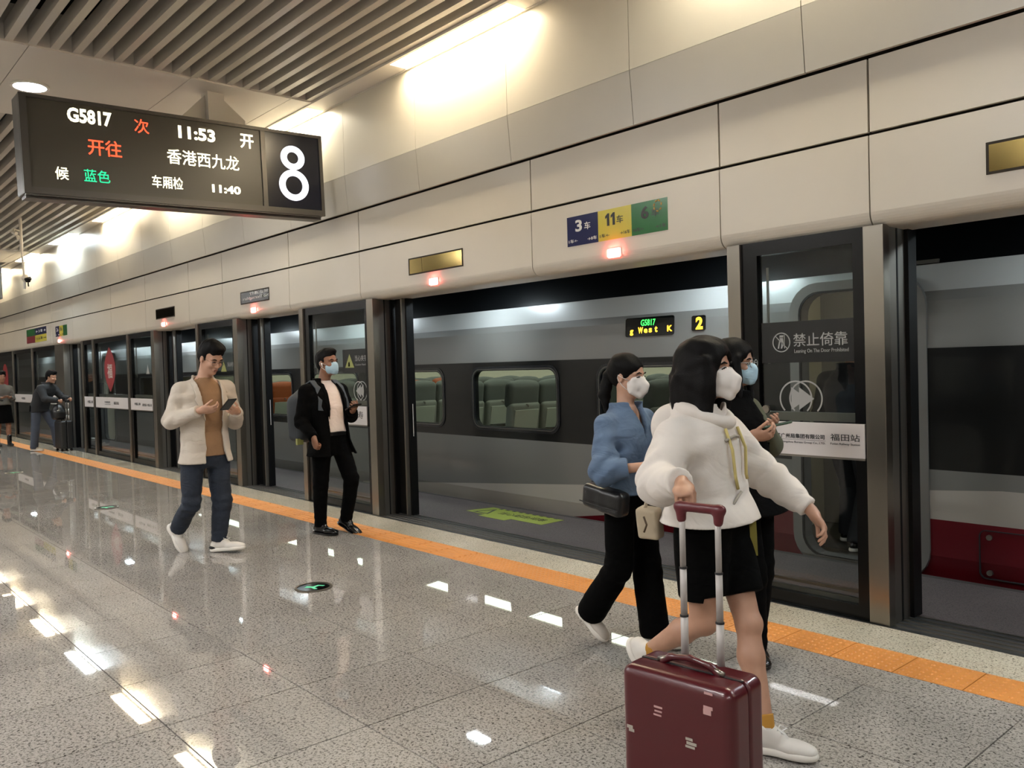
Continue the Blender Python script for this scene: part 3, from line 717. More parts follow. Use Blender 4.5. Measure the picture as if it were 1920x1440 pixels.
for a, b, z0, z1, m in ((-22.35, -21.5, 2.43, 2.59, M_grn), (-22.35, -21.5, 2.27, 2.43, M_redp), (-21.5, -20.42, 2.43, 2.59, M_blue), (-21.5, -20.42, 2.27, 2.43, M_yel)):
    obj('sign_panel', box(a, b, 4.4285, 4.4305, z0, z1), m, parent=t)
obj('lettering', text('← 6 车 →', 1, (-21.4, -20.5, 2.32, 2.39), plane_y(4.4285), bold=.02), M_ink2, parent=t)
obj('lettering', text('← 3 车 →', 1, (-21.4, -20.5, 2.48, 2.55), plane_y(4.4285), bold=.02), M_white, parent=t)

# ------------------------------------------------------------ platform screen doors
def post(x0, x1, y1, lab, jamb=True):
    t = empty('steel_post', ((x0+x1)/2, 4.5, 0), lab, 'post', 'steel posts between the door openings')
    obj('front_face', box(x0, x1, 4.425, 4.50, -.003, 2.15, .003), M_steel, parent=t)
    if jamb:
        obj('side_face', box(x0+.01, x1-.003, 4.50, y1, -.003, 2.15), M_steel2, parent=t)
        obj('seam', box(x1-.004, x1-.001, 4.50+(y1-4.5)*.45, 4.50+(y1-4.5)*.55, -.003, 2.15), M_soft, parent=t)
        obj('door_jamb', box(x0+.01, x1+.02, y1, y1+.10, -.003, 2.15), M_soft, parent=t)
    return t
ladj = ['nearest wide', 'second wide', 'third wide', 'fourth wide', 'far wide']
post(-2.16, -2.05, 4.68, 'wide steel post right of the glass panel with the arrow emblem')
post(-7.24, -7.12, 4.62, 'wide steel post right behind the man with the blue mask')
post(-10.50, -10.37, 4.62, 'wide steel post beside the shoulder of the man in the cream blazer')
post(-13.66, -13.52, 4.62, 'wide steel post left behind the man in the cream blazer')
post(-19.75, -19.05, 4.60, 'broad dark steel post beside the boy pushing a suitcase')
for x0, x1, lab in ((-3.02, -2.93, 'slim steel post behind the group of women'), (-8.68, -8.59, 'slim steel post behind the backpack of the suited man'), (-11.79, -11.715, 'slim steel post behind the head of the man in the blazer'), (-17.73, -17.65, 'slim far steel post beside the boarding passenger'),
                    (-14.90, -14.83, 'slim mullion between the glass panel with the red sticker and its neighbour'), (-16.98, -16.91, 'slim mullion at the far side of the red sticker panel'), (-22.0, -21.92, 'far slim mullion behind the boy'), (-24.1, -24.02, 'farthest slim mullion at the platform end')):
    post(x0, x1, 4.6, lab, False)
def panel(x0, x1, lab, board=None, st=(.105, .07), full=True):
    """fixed glass panel between x0 and x1"""
    t = empty('glass_panel', ((x0+x1)/2, 4.47, 0), lab, 'glass panel', 'fixed glass panels of the platform screen')
    a, b = x0+st[0], x1-st[1]
    obj('stile', box(x0, a, 4.445, 4.50, 0, 2.15), M_black, parent=t); obj('stile', box(b, x1, 4.445, 4.50, 0, 2.15), M_black, parent=t)
    obj('top_rail', box(a, b, 4.445, 4.50, 2.07, 2.15), M_black, parent=t); obj('bottom_rail', box(a, b, 4.445, 4.50, 0, .075), M_black, parent=t)
    obj('inner_bead', J(box(a, b, 4.49, 4.52, .075, .10), box(a, b, 4.50, 4.54, .125, .14)), M_alu, parent=t)
    obj('pane', box(a, b, 4.468, 4.476, .075, 2.07), M_glass, parent=t)
    obj('cross_bar', box(a, b, 4.478, 4.51, 1.085, 1.135), M_steel2, parent=t)
    if full: obj('handle_tube', tube([(a+.025, 4.52, 1.42), (a+.025, 4.52, 2.0)], .008), M_steel2, parent=t)
    return t, a, b
f447 = plane_y(4.4665)
def circle_ring(cx, cz, r, w, n=40, clip=-9, a0=0, a1=360):
    g = []
    for k in range(n):
        t0 = math.radians(a0+(a1-a0)*k/n); t1 = math.radians(a0+(a1-a0)*(k+1)/n)
        q = [(cx+rr*math.cos(tt), cz+rr*math.sin(tt)) for rr, tt in ((r, t0), (r, t1), (r-w, t1), (r-w, t0))]
        if min(v for u, v in q) < clip: continue
        g.append(extrude(q, 0, .001, f447))
    return J(*g)
def poly(P): return extrude(P, 0, .001, f447)
def arrows(t, cx, cz, r, dirn, clip):
    """two overlapping rings with two arrow heads, cut by the cross bar"""
    global f447
    keep = f447
    for i in (0, 1):
        f447 = plane_y(4.4645-.0012*i); o_ = (-.032, .032)[i]*dirn
        obj('emblem_ring', circle_ring(cx+o_, cz, r, .009, clip=clip), M_greyprint, parent=t)
        x0_ = cx+(-.06, -.01)[i]*dirn; x1_ = cx+(.04, .085)[i]*dirn; zc_ = max(clip, cz-.066)
        q = [(x0_, cz+.066), (x0_, zc_)]+([(x0_+(x1_-x0_)*(1-(cz-zc_)/.066), zc_)] if zc_ > cz-.066 else [])+[(x1_, cz)]
        obj('arrow_head', poly(q if dirn > 0 else q[::-1]), M_greyprint, parent=t)
    f447 = keep
def person_icon(cx, cz, s):
    return J(poly([(cx-.012*s, cz+.03*s), (cx+.012*s, cz+.03*s), (cx+.014*s, cz+.042*s), (cx-.01*s, cz+.042*s)]), poly([(cx-.012*s, cz+.026*s), (cx+.010*s, cz+.026*s), (cx+.016*s, cz-.01*s), (cx+.004*s, cz-.036*s), (cx-.004*s, cz-.036*s), (cx, cz-.008*s)]),
             poly([(cx-.014*s, cz+.01*s), (cx-.006*s, cz+.01*s), (cx-.016*s, cz-.036*s), (cx-.024*s, cz-.036*s)]), poly([(cx+.018*s, cz+.045*s), (cx+.022*s, cz+.045*s), (cx+.022*s, cz-.036*s), (cx+.018*s, cz-.036*s)]))
# panel A, nearest
t, a, b = panel(-2.93, -2.16, 'nearest glass panel with the no leaning notice and arrow emblem')
obj('notice_film', box(a+.01, b, 4.465, 4.467, 1.425, 1.665), M_film, parent=t)
f447 = plane_y(4.4645)
obj('emblem_ring', circle_ring(-2.683, 1.545, .058, .006), M_greyprint, parent=t)
obj('person_icon', J(person_icon(-2.683, 1.545, 1.0), poly([(-2.725, 1.583), (-2.722, 1.587), (-2.641, 1.507), (-2.644, 1.503)])), M_greyprint, parent=t)
obj('lettering', text('禁止倚靠', 1, (-2.605, -2.275, 1.517, 1.593), f447, bold=.004), M_greyprint, parent=t)
obj('lettering', text('Leaning On The Door Prohibited', 1, (-2.60, -2.27, 1.474, 1.502), f447), M_greyprint, parent=t)
arrows(t, -2.565, 1.215, .105, 1, 1.136)
def board(x0, x1, parent_lab, texts):
    t = empty('white_board', ((x0+x1)/2, 4.44, .885), parent_lab, 'notice board', 'white notice boards across the glass panels')
    obj('board', box(x0, x1, 4.432, 4.444, .892, 1.08), M_strip, parent=t); obj('board_edge', box(x0, x1, 4.432, 4.444, .880, .892), M_steel2, parent=t)
    f = plane_y(4.4315)
    for s, u0, u1, v0, v1, bo in texts: obj('lettering', text(s, 1, (u0, u1, v0, v1), f, bold=bo), M_ink, parent=t)
    return t, f
tb_, f = board(-2.90, -2.172, 'white board with black station name across the nearest glass panel',
      [('中国铁路广州局集团有限公司', -2.80, -2.405, .985, 1.013, .02), ('China Railway Guangzhou Bureau Group Co., LTD.', -2.80, -2.40, .955, .970, 0), ('福田站', -2.37, -2.20, .983, 1.022, .004), ('Futian Railway Station', -2.37, -2.20, .957, .972, 0)])
obj('rule', box(-2.80, -2.40, 4.431, 4.432, .9775, .979), M_ink, parent=tb_)
# panel B
t, a, b = panel(-8.59, -7.24, 'glass panel behind the suited man with the yellow triangle notice')
obj('notice_film', box(-7.80, b, 4.465, 4.467, 1.42, 1.665), M_film, parent=t)
M_tri = mat('triangle_yellow', '8f9352', .5)
obj('warning_triangle', poly([(-7.75, 1.475), (-7.57, 1.475), (-7.66, 1.615)]), M_tri, parent=t)
obj('hand_icon', J(poly([(-7.69, 1.487), (-7.655, 1.487), (-7.66, 1.54), (-7.685, 1.53)])), M_ink, parent=t)
obj('lettering', text('当心夹手', 1, (-7.55, -7.32, 1.54, 1.60), f447, bold=.004), M_greyprint, parent=t)
obj('lettering', text('Caution Hands', 1, (-7.55, -7.33, 1.495, 1.515), f447), M_greyprint, parent=t)
arrows(t, -7.46, 1.235, .10, -1, 1.136)
board(-8.5, -7.30, 'white board with two large characters beside the masked man', [('中国人寿', -7.80, -7.37, .955, 1.03, .0)])
# panel C, D ...
t, a, b = panel(-11.71, -10.5, 'glass panel behind the man in the cream blazer')
obj('warning_triangle', poly([(-11.02, 1.475), (-10.83, 1.475), (-10.925, 1.615)]), M_tri, parent=t)
obj('lettering', text('当心夹手', 1, (-10.8, -10.6, 1.54, 1.60), f447, bold=.004), M_greyprint, parent=t)
arrows(t, -10.72, 1.235, .10, -1, 1.136)
t, a, b = panel(-14.83, -13.66, 'far glass panel with a small white triangle')
obj('warning_triangle', poly([(-14.05, 1.475), (-13.9, 1.475), (-13.975, 1.63)]), M_greyprint, parent=t)
t, a, b = panel(-16.91, -14.90, 'far glass panel with the pointed red sticker')
M_rs = mat('red_sticker', '8e2a2e', .4)
P = [(-16.02+.33*math.sin(k/20*math.pi)**.9*s, 1.18+.80*(k/20 if s > 0 else 1-k/20)) for s in (1, -1) for k in range(20)]
obj('red_sticker', extrude(P, 0, .002, f447), M_rs, parent=t)
obj('lettering', text('福', 1, (-16.17, -15.87, 1.42, 1.68), plane_y(4.4625), bold=.02), mat('sticker_print', 'b9a9a2', .5), parent=t)
board(-16.86, -14.95, 'far white board across the panel with the red sticker', [('中国铁路', -16.3, -15.95, .975, 1.01, .02), ('Guangzhou Group', -16.3, -15.95, .945, .96, 0), ('福田站', -15.75, -15.45, .955, 1.01, .01)])
board(-14.80, -13.72, 'far white board on the panel beside the red sticker panel', [('中国人寿', -14.6, -14.3, .965, 1.01, .02), ('相伴成长 中国人寿', -14.2, -13.75, .955, 1.0, .01)])
panel(-17.65, -16.98, 'narrow far glass panel left of the red sticker', full=False)
board(-17.62, -17.02, 'short far white board left of the red sticker panel', [('中国人寿', -17.4, -17.05, .955, 1.01, .02)])
t, a, b = panel(-21.92, -19.75, 'far glass panel behind the boy with the suitcase')
board(-21.85, -19.8, 'far white board behind the boy', [('福田站', -21.0, -20.6, .955, 1.01, .01)])
t, a, b = panel(-24.02, -22.0, 'farthest but one glass panel at the platform end')
board(-23.95, -22.05, 'second farthest white board at the platform end', [('中国铁路', -23.2, -22.8, .955, 1.01, .01)])
t, a, b = panel(-27.5, -24.1, 'farthest glass panel with a faint red oval')
P = [(-25.2+.35*math.cos(k*math.pi/15), 1.45+.4*math.sin(k*math.pi/15)) for k in range(30)]
obj('red_sticker', extrude(P, 0, .002, f447), M_rs, parent=t)
panel(-31, -27.5, 'dim glass panel at the very end of the platform', full=False)
panel(-42, -31, 'last dim glass panel past the platform end', full=False)
panel(1.2, 2.4, 'glass panel past the frame edge on the camera side')
post(1.05, 1.2, 4.68, 'steel post past the frame edge on the camera side', False)
# door leaf edges seen in the openings
for x, lab in ((-6.93, 'black sliding door edge at the widest opening'), (-10.12, 'black sliding door edge at the opening left of the masked man'), (-13.25, 'black sliding door edge left of the man in the blazer'), (-18.75, 'black sliding door edge by the boarding passenger')):
    t = empty('sliding_door', (x, 4.66, 0), lab, 'door', 'sliding door leaves pushed back into the screen')
    w = .14
    obj('leaf_edge', box(x-w, x+.01, 4.655, 4.70, 0, 2.15), M_soft, parent=t)
    obj('steel_edge', box(x+.01, x+.028, 4.62, 4.66, 0, 2.15), M_steel2, parent=t)
    obj('gasket', box(x+.012, x+.05, 4.66, 4.74, 0, 2.15), M_soft, parent=t)
    obj('pull_handle', tube([(x+.054, 4.70, .78), (x+.054, 4.70, 1.10)], .004, 6), M_white, parent=t)
# ------------------------------------------------------------ track side lamps
M_trk = emat('track_lamp', COOL, TRACK_E)
for k in range(-2, 9):
    x = -3.85-2.83*k
    t = empty('track_lamp', (x, 5.25, 2.33), 'cool track lamp above the platform edge, %s from the camera end' % ['first', 'second', 'third', 'fourth', 'fifth', 'sixth', 'seventh', 'eighth', 'ninth', 'tenth', 'eleventh'][k+2], 'lamp', 'cool lamps between the screen and the train')
    obj('diffuser', box(x-.13, x+.13, 5.20, 5.30, 2.33, 2.34), M_trk, parent=t)
    obj('housing', box(x-.15, x+.15, 4.88, 5.32, 2.34, 2.37), M_alu, parent=t)
struct('wall_tunnel', box(-42, 8, 9.4, 9.5, -1.5, 4.95), mat('tunnel_wall', '2a2a2c', .9))
struct('track_bed', box(-42, 8, 5.66, 9.5, -1.5, -1.3), mat('track_bed_dark', '1c1b1a', .9))

# ------------------------------------------------------------ train
YTR = 5.70
def livery():
    m = bpy.data.materials.new('train_livery'); m.use_nodes = True; nt = m.node_tree; b = nt.nodes['Principled BSDF']; L = nt.links.new
    g = nt.nodes.new('ShaderNodeNewGeometry'); s = nt.nodes.new('ShaderNodeSeparateXYZ'); L(g.outputs['Position'], s.inputs[0])
    def math_(op, a, b_):
        n = nt.nodes.new('ShaderNodeMath'); n.operation = op
        for i, v in enumerate((a, b_)):
            if isinstance(v, (int, float)): n.inputs[i].default_value = v
            else: L(v, n.inputs[i])
        return n.outputs[0]
    def mixc(f, a, b_):
        n = nt.nodes.new('ShaderNodeMix'); n.data_type = 'RGBA'; L(f, n.inputs[0])
        for i, v in ((6, a), (7, b_)):
            if isinstance(v, tuple): n.inputs[i].default_value = (*v, 1)
            else: L(v, n.inputs[i])
        return n.outputs[2]
    x, z = s.outputs[0], s.outputs[2]
    col = mixc(math_('GREATER_THAN', z, 1.49), lin('050606'), lin('6e6d69'))
    col = mixc(math_('GREATER_THAN', z, 1.865), col, lin('a6a7a4'))
    col = mixc(math_('GREATER_THAN', z, 2.045), col, lin('08090a'))
    low = mixc(math_('LESS_THAN', z, .69), col, lin('696965'))
    # white swoosh below a rising line, red below a second one
    wl = math_('ADD', math_('MULTIPLY', x, .078), .735); wl = math_('MINIMUM', wl, .585)
    low = mixc(math_('MULTIPLY', math_('LESS_THAN', z, wl), math_('GREATER_THAN', x, -9.6)), low, lin('9c978f'))
    rl = math_('ADD', math_('MULTIPLY', x, .155), .86); rl = math_('MINIMUM', rl, .362)
    low = mixc(math_('MULTIPLY', math_('LESS_THAN', z, rl), math_('GREATER_THAN', x, -7)), low, lin('5a1019'))
    L(low, b.inputs['Base Color'])
    b.inputs['Roughness'].default_value = .3; b.inputs['Metallic'].default_value = .1; b.inputs['Coat Weight'].default_value = .2; b.inputs['Specular IOR Level'].default_value = .35; b.inputs['Coat Roughness'].default_value = .06
    return m
M_liv = livery()
M_inside = mat('carriage_lining', 'b5b19f', .5); M_cfloor = mat('carriage_floor', '4a4a46', .6)
yz = [(5.74, -1.25), (5.74, -.02), (5.705, .12), (5.70, .5), (5.70, 1.5), (5.715, 1.8), (5.76, 2.04), (5.90, 2.4), (6.2, 2.75), (6.7, 3.02), (7.3, 3.12)]
def yat(z):
    for (a, za), (b, zb) in zip(yz[:-1], yz[1:]):
        if za <= z <= zb: return a+(b-a)*(z-za)/(zb-za)
    return 5.7
def strip(x0, x1, z0, z1, y=None):
    zs = sorted({z0, z1, *[z for _, z in yz if z0 < z < z1]}); V = []; F = []
    for z in zs: V += [(x0, yat(z), z), (x1, yat(z), z), (x1, yat(z)+.05, z), (x0, yat(z)+.05, z)]
    for i in range(len(zs)-1):
        k = i*4
        F += [(k, k+1, k+5, k+4), (k+1, k+2, k+6, k+5), (k+2, k+3, k+7, k+6), (k+3, k, k+4, k+7)]
    k = (len(zs)-1)*4; F += [(0, 3, 2, 1), (k, k+1, k+2, k+3)]
    return V, F
train = empty('train_carriage', (-8, 7.2, -1.25), 'grey high speed train with black window band and red skirt behind the glass screen', 'train')
doors = [(-3.27, -2.44), (-21.0, -20.15)]
wins = [(-7.16+1.865*k, -5.86+1.865*k) for k in range(1, -7, -1)]
WZ0, WZ1 = .80, 1.41
holes = sorted([(a, b, WZ0, WZ1) for a, b in wins]+[(a, b, .0, 1.92) for a, b in doors])
g = []; p = -41
for a, b, z0, z1 in holes:
    g.append(strip(p, a, -1.25, 3.12))
    g.append(strip(a, b, z1, 3.12))
    g.append(strip(a, b, -1.25, z0))
    p = b
g.append(strip(p, 7.5, -1.25, 3.12))
obj('body_shell', J(*g), M_liv, parent=train)
obj('carriage_floor', box(-41, 7.5, 5.78, 9.0, -.1, -.01), M_cfloor, parent=train)
obj('lining', J(box(-41, 7.5, 9.0, 9.05, -.1, 2.3), box(-41, 7.5, 5.95, 9.0, 2.25, 2.3), box(-41, -3.9, 5.80, 5.81, 1.43, 2.0), box(-41, -3.9, 5.76, 5.77, 0, .78)), M_inside, parent=train)
obj('vestibule_wall', J(box(-3.80, -3.76, 5.86, 6.9, 0, 2.25), box(-1.9, -1.85, 5.86, 9.0, 0, 2.25)), M_inside, parent=train)
M_cab = emat('carriage_lamp', (.93, 1, .86), CABIN_E)
for a, b in ((-22, -12.2), (-12, -4.2)):
    for y in (6.35, 8.3): obj('ceiling_lamp_strip', box(a, b, y-.13, y+.13, 2.235, 2.245), M_cab, parent=train)
obj('vestibule_lamp', box(-3.2, -2.5, 6.3, 6.6, 2.235, 2.245), mat('vestibule_glow', 'f0e6cc', .5, emit=2.0), parent=train)
M_wf = mat('window_rim', '16171a', .25)
fy = lambda u, v, d: (u, d, v)
for a, b in wins:
    cx, cz = (a+b)/2, (WZ0+WZ1)/2; w, h = b-a, WZ1-WZ0
    Po = [(cx+u, cz+v) for u, v in rrect(w+.07, h+.07, .13, 6)]; Pi = [(cx+u, cz+v) for u, v in rrect(w-.02, h-.02, .10, 6)]
    wf = obj('window_frame', ring(Po, Pi, 5.692, 5.76, fy), M_wf, parent=train)
    Pm = [(cx+u, cz+v) for u, v in rrect(w+.02, h+.02, .115, 6)]; Pn = [(cx+u, cz+v) for u, v in rrect(w+.0, h+.0, .105, 6)]
    obj('seal', ring(Pm, Pn, 5.689, 5.694, fy), M_alu, parent=wf)
    obj('window_pane', extrude(Pi, 5.712, 5.718, fy), M_tglass, parent=train)
    # corner fill between the square hole and the rounded rim
    Ph = [(a, WZ0), (b, WZ0), (b, WZ1), (a, WZ1)]
# door surrounds
M_dk = mat('door_recess', '2b2c2e', .5)
for i, (a, b) in enumerate(doors):
    cx, cz = (a+b)/2, .96; Po = [(cx+u, cz+v) for u, v in rrect(b-a+.16, 2.06, .22, 6)]; Pi = [(cx+u, cz+v) for u, v in rrect(b-a-.02, 1.90, .15, 6)]
    d = obj('door_surround', ring(Po, Pi, 5.688, 5.80, fy), mat('door_surround_grey', '6d6c68', .35, .3), parent=train)
    obj('door_seal', ring([(cx+u, cz+v) for u, v in rrect(b-a+.01, 1.93, .16, 6)], Pi, 5.684, 5.70, fy), M_soft, parent=d)
    obj('grab_rail', tube([(b-.06, 5.80, .75), (b-.06, 5.80, 1.55)], .016), M_steel, parent=d)
obj('door_step', box(-3.27, -2.44, 5.68, 5.95, -.03, .005), M_steel2, parent=train)
t = obj('indicator_plate', extrude([(-3.03+u, 1.80+v) for u, v in rrect(.22, .16, .06)], 6.86, 6.895, fy), M_steel2, parent=train)
obj('vestibule_panel', box(-3.88, -2.0, 6.9, 6.94, 0, 2.25), mat('vestibule_panel', '8d8b86', .4), parent=train)
obj('door_lamp', extrude([(-3.045+.018*math.cos(k*math.pi/6), 1.80+.018*math.sin(k*math.pi/6)) for k in range(12)], 6.845, 6.86, fy), emat('orange_lamp', (1, .45, .08), 12), parent=t)
# rain gutter, hatch, bolts
obj('gutter', box(-2.50, -2.30, yat(2.06)-.02, yat(2.06)+.02, 2.05, 2.075), M_alu, parent=train)
h = obj('side_hatch', ring([(-1.52+u, .175+v) for u, v in rrect(1.08, .31, .04)], [(-1.52+u, .175+v) for u, v in rrect(1.068, .298, .035)], 5.694, 5.71, fy), M_ink, parent=train)
for x in (-2.0, -1.0):
    for z in (.06, .285):
        obj('hatch_bolt', extrude([(x+.018*math.cos(k*math.pi/5), z+.018*math.sin(k*math.pi/5)) for k in range(10)], 5.690, 5.71, fy), M_steel2, parent=h)
# destination display and car number
M_scr = mat('display_glass', '0b0c0c', .1)
M_ledg = emat('led_green', (.05, 1, .10), .9); M_ledo = emat('led_orange', (1, .50, .03), 1.1)
def yd(u, v, d): return (u, yat(v)-.012-d, v)
ds = obj('destination_display', extrude([(-4.70+u, 1.757+v) for u, v in rrect(.535, .165, .02)], 0, .01, lambda u, v, d: (u, yat(v)-.012+d, v)), M_scr, parent=train)
obj('lettering', text('G5817', 1, (-4.79, -4.63, 1.765, 1.82), yd, bold=.012), M_ledg, parent=ds)
for s, u0, u1, z0, z1 in (('g', -4.915, -4.875, 1.685, 1.735), ('W', -4.82, -4.765, 1.70, 1.755), ('e', -4.755, -4.715, 1.702, 1.74), ('s', -4.70, -4.665, 1.704, 1.742), ('t', -4.635, -4.605, 1.704, 1.755), ('K', -4.50, -4.445, 1.704, 1.755)):
    obj('lettering', text(s, 1, (u0, u1, z0, z1), yd, bold=.03), M_ledo, parent=ds)
cn = obj('car_number_display', extrude([(-4.18+u, 1.757+v) for u, v in rrect(.135, .125, .015)], 0, .01, lambda u, v, d: (u, yat(v)-.012+d, v)), M_scr, parent=train)
obj('lettering', text('2', 1, (-4.205, -4.135, 1.705, 1.808), yd, bold=.045), M_ledo, parent=cn)
# seats seen through the windows
M_sgb = mat('seat_shell_grey', '7a7d75', .6); M_sg, M_sgl, M_sor, M_sred = mat('seat_grey_green', '565b57', .8, bump=.2), mat('seat_tray_pale', 'a7ac9f', .5), mat('seat_orange', '9a4a1e', .7), mat('seat_dark_red', '4e2626', .7)
def prism(P, y0, y1, m, nm, par): return obj(nm, extrude(P, y0, y1, lambda u, v, d: (u, d, v)), m, parent=par, local=True)
def seat0():
    r = empty('carriage_chair', (0, 0, 0))
    # faces -X; back shell on +X side
    v = Vol((-.15, -.3, .35), (.35, .3, 1.28), .012); Bs = basis(0, -8); v.bx((.115, 0, .70), [.055, .215, .28], Bs, .04); sdf('backrest', v, M_sgb, r, local=True)
    v = Vol((-.15, -.3, .85), (.35, .3, 1.30), .012); v.bx((.13, 0, 1.06), [.062, .225, .145], Bs, .058); v.ell((.14, 0, 1.15), [.05, .20, .07], None, .04); sdf('headrest', v, M_sg, r, local=True)
    obj('tray_panel', ([(.108, -.17, .48), (.108, .17, .48), (.195, .17, .90), (.195, -.17, .90), (.125, -.17, .475), (.125, .17, .475), (.212, .17, .895), (.212, -.17, .895)], [(0, 1, 2, 3), (7, 6, 5, 4), (0, 4, 5, 1), (1, 5, 6, 2), (2, 6, 7, 3), (3, 7, 4, 0)]), M_sgl, parent=r, local=True)
    obj('seam', box(.17, .218, -.17, .17, .68, .686), M_sg, parent=r, local=True)
    obj('cushion', box(-.46, -.0, -.22, .22, .36, .46, .03), M_sg, parent=r, local=True)
    obj('coat_hook', tube([(.20, 0, .955), (.23, 0, .95), (.23, 0, .925)], .008, 6), M_steel2, parent=r, local=True)
    obj('pedestal', box(-.30, -.05, -.12, .12, -.01, .37), M_sg, parent=r, local=True)
    return r
def copytree(o, parent=None):
    c = o.copy(); COL.objects.link(c)
    if parent: c.parent = parent
    for ch in o.children: copytree(ch, c)
    return c
s0 = seat0(); first = True
colr = {3: M_sor, 10: M_sred, 17: M_sor, 26: M_sor}
nS = 0
for ri in range(11):
    x = -4.05-.96*ri
    for si, y in enumerate((6.08, 6.55, 7.4, 7.88, 8.4)):
        c = s0 if first else copytree(s0); first = False
        c.location = (x, y, .07)
        nm = 'orange' if nS % 7 == 3 else 'grey'
        c['label'] = '%s train seat, %s row from the train door, %s' % (nm, ['first', 'second', 'third', 'fourth', 'fifth', 'sixth', 'seventh', 'eighth', 'ninth', 'tenth', 'eleventh'][ri], ['by the near window', 'on the near aisle', 'across the aisle', 'middle of far three', 'by the far wall'][si])
        c['category'] = 'seat'; c['group'] = 'grey train seats' if nm == 'grey' else 'orange train seats'
        if nm == 'orange':
            for ch in c.children:
                if ch.name.startswith(('backrest', 'headrest', 'cushion')):
                    ch.data = ch.data.copy(); ch.data.materials[0] = M_sor
        nS += 1
# platform edge sticker inside the opening
t = empty('floor_sticker', (-6.7, 5.2, -.005), 'yellow green caution sticker on the floor inside the widest opening', 'sticker')
M_yg = mat('sticker_yellow_green', '8f9b3a', .5)
ff = lambda u, v, d: (u, v, -.005+d)
obj('sticker_sheet', J(extrude([(-6.98*.9605, 5.19), (-5.80*.9605, 5.17), (-5.80*.9605, 5.46), (-6.90*.9605, 5.49)], 0, .002, ff), extrude([(-6.40, 5.10), (-6.0, 5.09), (-6.0, 5.20), (-6.40, 5.20)], 0, .0018, ff)), M_yg, parent=t)
obj('black_marks', J(*[extrude([(-6.5+.1*k, 5.452), (-6.455+.1*k, 5.451), (-6.455+.1*k, 5.482), (-6.5+.1*k, 5.483)], .002, .003, ff) for k in range(9)]), M_ink, parent=t)['kind'] = 'stuff'
obj('warning_triangle', ring([(-6.62, 5.21), (-6.38, 5.21), (-6.50, 5.43)], [(-6.58, 5.23), (-6.42, 5.23), (-6.50, 5.38)], .002, .003, ff), M_ink, parent=t)
obj('lettering', text('当心站台间隙', 1, (-6.32, -5.68, 5.28, 5.38), lambda u, v, d: (u, v, -.003+d)), M_ink, parent=t)

# ------------------------------------------------------------ hanging departure board
sg = empty('departure_board', (-7.83, 2.90, 3.40), 'large hanging departure board with glowing train number and a white figure 8', 'sign')
sg.rotation_euler = (math.radians(1.35), 0, 0)
YB, ZB = 2.90, 3.40
HX, HY, HZ = .13, 1.355, .405
M_bd = mat('board_frame', '55524e', .35, .5); M_face = mat('led_face', '454138', .35); M_navy = mat('navy_panel', '0e1122', .2)
L_ = dict(parent=sg, local=True)
obj('case', box(-HX, HX-.03, -HY, HY, -HZ, HZ, .01), M_bd, **L_)
fx = lambda u, v, d: (d, u, v)
obj('front_frame', ring([(-HY, -HZ), (HY, -HZ), (HY, HZ), (-HY, HZ)], [(-HY+.055, -HZ+.055), (HY-.035, -HZ+.055), (HY-.035, HZ-.03), (-HY+.055, HZ-.03)], HX-.03, HX, fx), M_bd, **L_)
obj('led_face', box(HX-.03, HX-.018, -HY+.055, .70, -HZ+.055, HZ-.03), M_face, **L_)
obj('divider', box(HX-.03, HX-.004, .70, .745, -HZ+.055, HZ-.03), M_bd, **L_)
obj('number_panel', box(HX-.03, HX-.012, .745, HY-.035, -HZ+.055, HZ-.03), M_navy, **L_)
obj('bottom_rib', J(box(-HX+.05, HX-.06, -HY+.02, HY-.02, -HZ-.03, -HZ), box(HX-.05, HX-.01, -HY+.01, HY-.06, -HZ-.012, -HZ)), M_bd, **L_)
lx_ = HX-.017
mp_ = lambda u, v, d: (lx_+d, u, v)
M_lw, M_lr, M_lg = emat('led_cream', (1, .93, .55), 1.1), emat('led_red_text', (1, .08, .03), .7), emat('led_green_text', (.03, .8, .30), .45)
tilt = math.radians(1.35)
def bt(s, ya, za, yb, zb, m, bold, dz=0):
    """pixel-derived corner positions (world y,z of top left and bottom right), undone by the tilt"""
    cyy, czz = (ya+yb)/2-YB, (za+zb)/2-ZB
    c, s_ = math.cos(-tilt), math.sin(-tilt)
    cy2, cz2 = cyy*c-czz*s_, cyy*s_+czz*c
    w = yb-ya; h = (za-zb)-abs(w)*math.tan(tilt)*0
    obj('lettering', text(s, 1, (cy2-w/2, cy2+w/2, cz2-h/2, cz2+h/2), mp_, bold=bold), m, **L_)
bt('G5817', 1.895, 3.722, 2.246, 3.60, M_lw, .035)
bt('次', 2.43, 3.715, 2.555, 3.59, M_lr, .006)
bt('11:53', 2.811, 3.72, 3.151, 3.605, M_lw, .035)
bt('开', 3.392, 3.735, 3.526, 3.60, M_lw, .02)
bt('开往', 2.046, 3.485, 2.318, 3.345, M_lr, .012)
bt('香港西九龙', 2.703, 3.50, 3.373, 3.365, M_lw, .006)
bt('候', 1.788, 3.21, 1.889, 3.105, M_lw, .006)
bt('蓝色', 2.007, 3.22, 2.214, 3.115, M_lg, .006)
bt('车厢检', 2.564, 3.24, 2.837, 3.13, M_lw, .006)
bt('11:40', 3.105, 3.222, 3.381, 3.147, M_lw, .035)
lx_ = HX-.011
def eight():
    """one continuous rounded figure: two rings"""
    g = []
    for cz, ry, rz in ((.155, .128, .118), (-.115, .158, .152)):
        n = 44; Po = [(ry*math.cos(k*2*math.pi/n), cz+rz*math.sin(k*2*math.pi/n)) for k in range(n)]
        Pi = [((ry-.066)*math.cos(k*2*math.pi/n), cz+(rz-.060)*math.sin(k*2*math.pi/n)) for k in range(n)]
        g.append(ring(Po, Pi, 0, .004, lambda u, v, d: (lx_+d, 1.03+u, v-.005)))
    return J(*g)
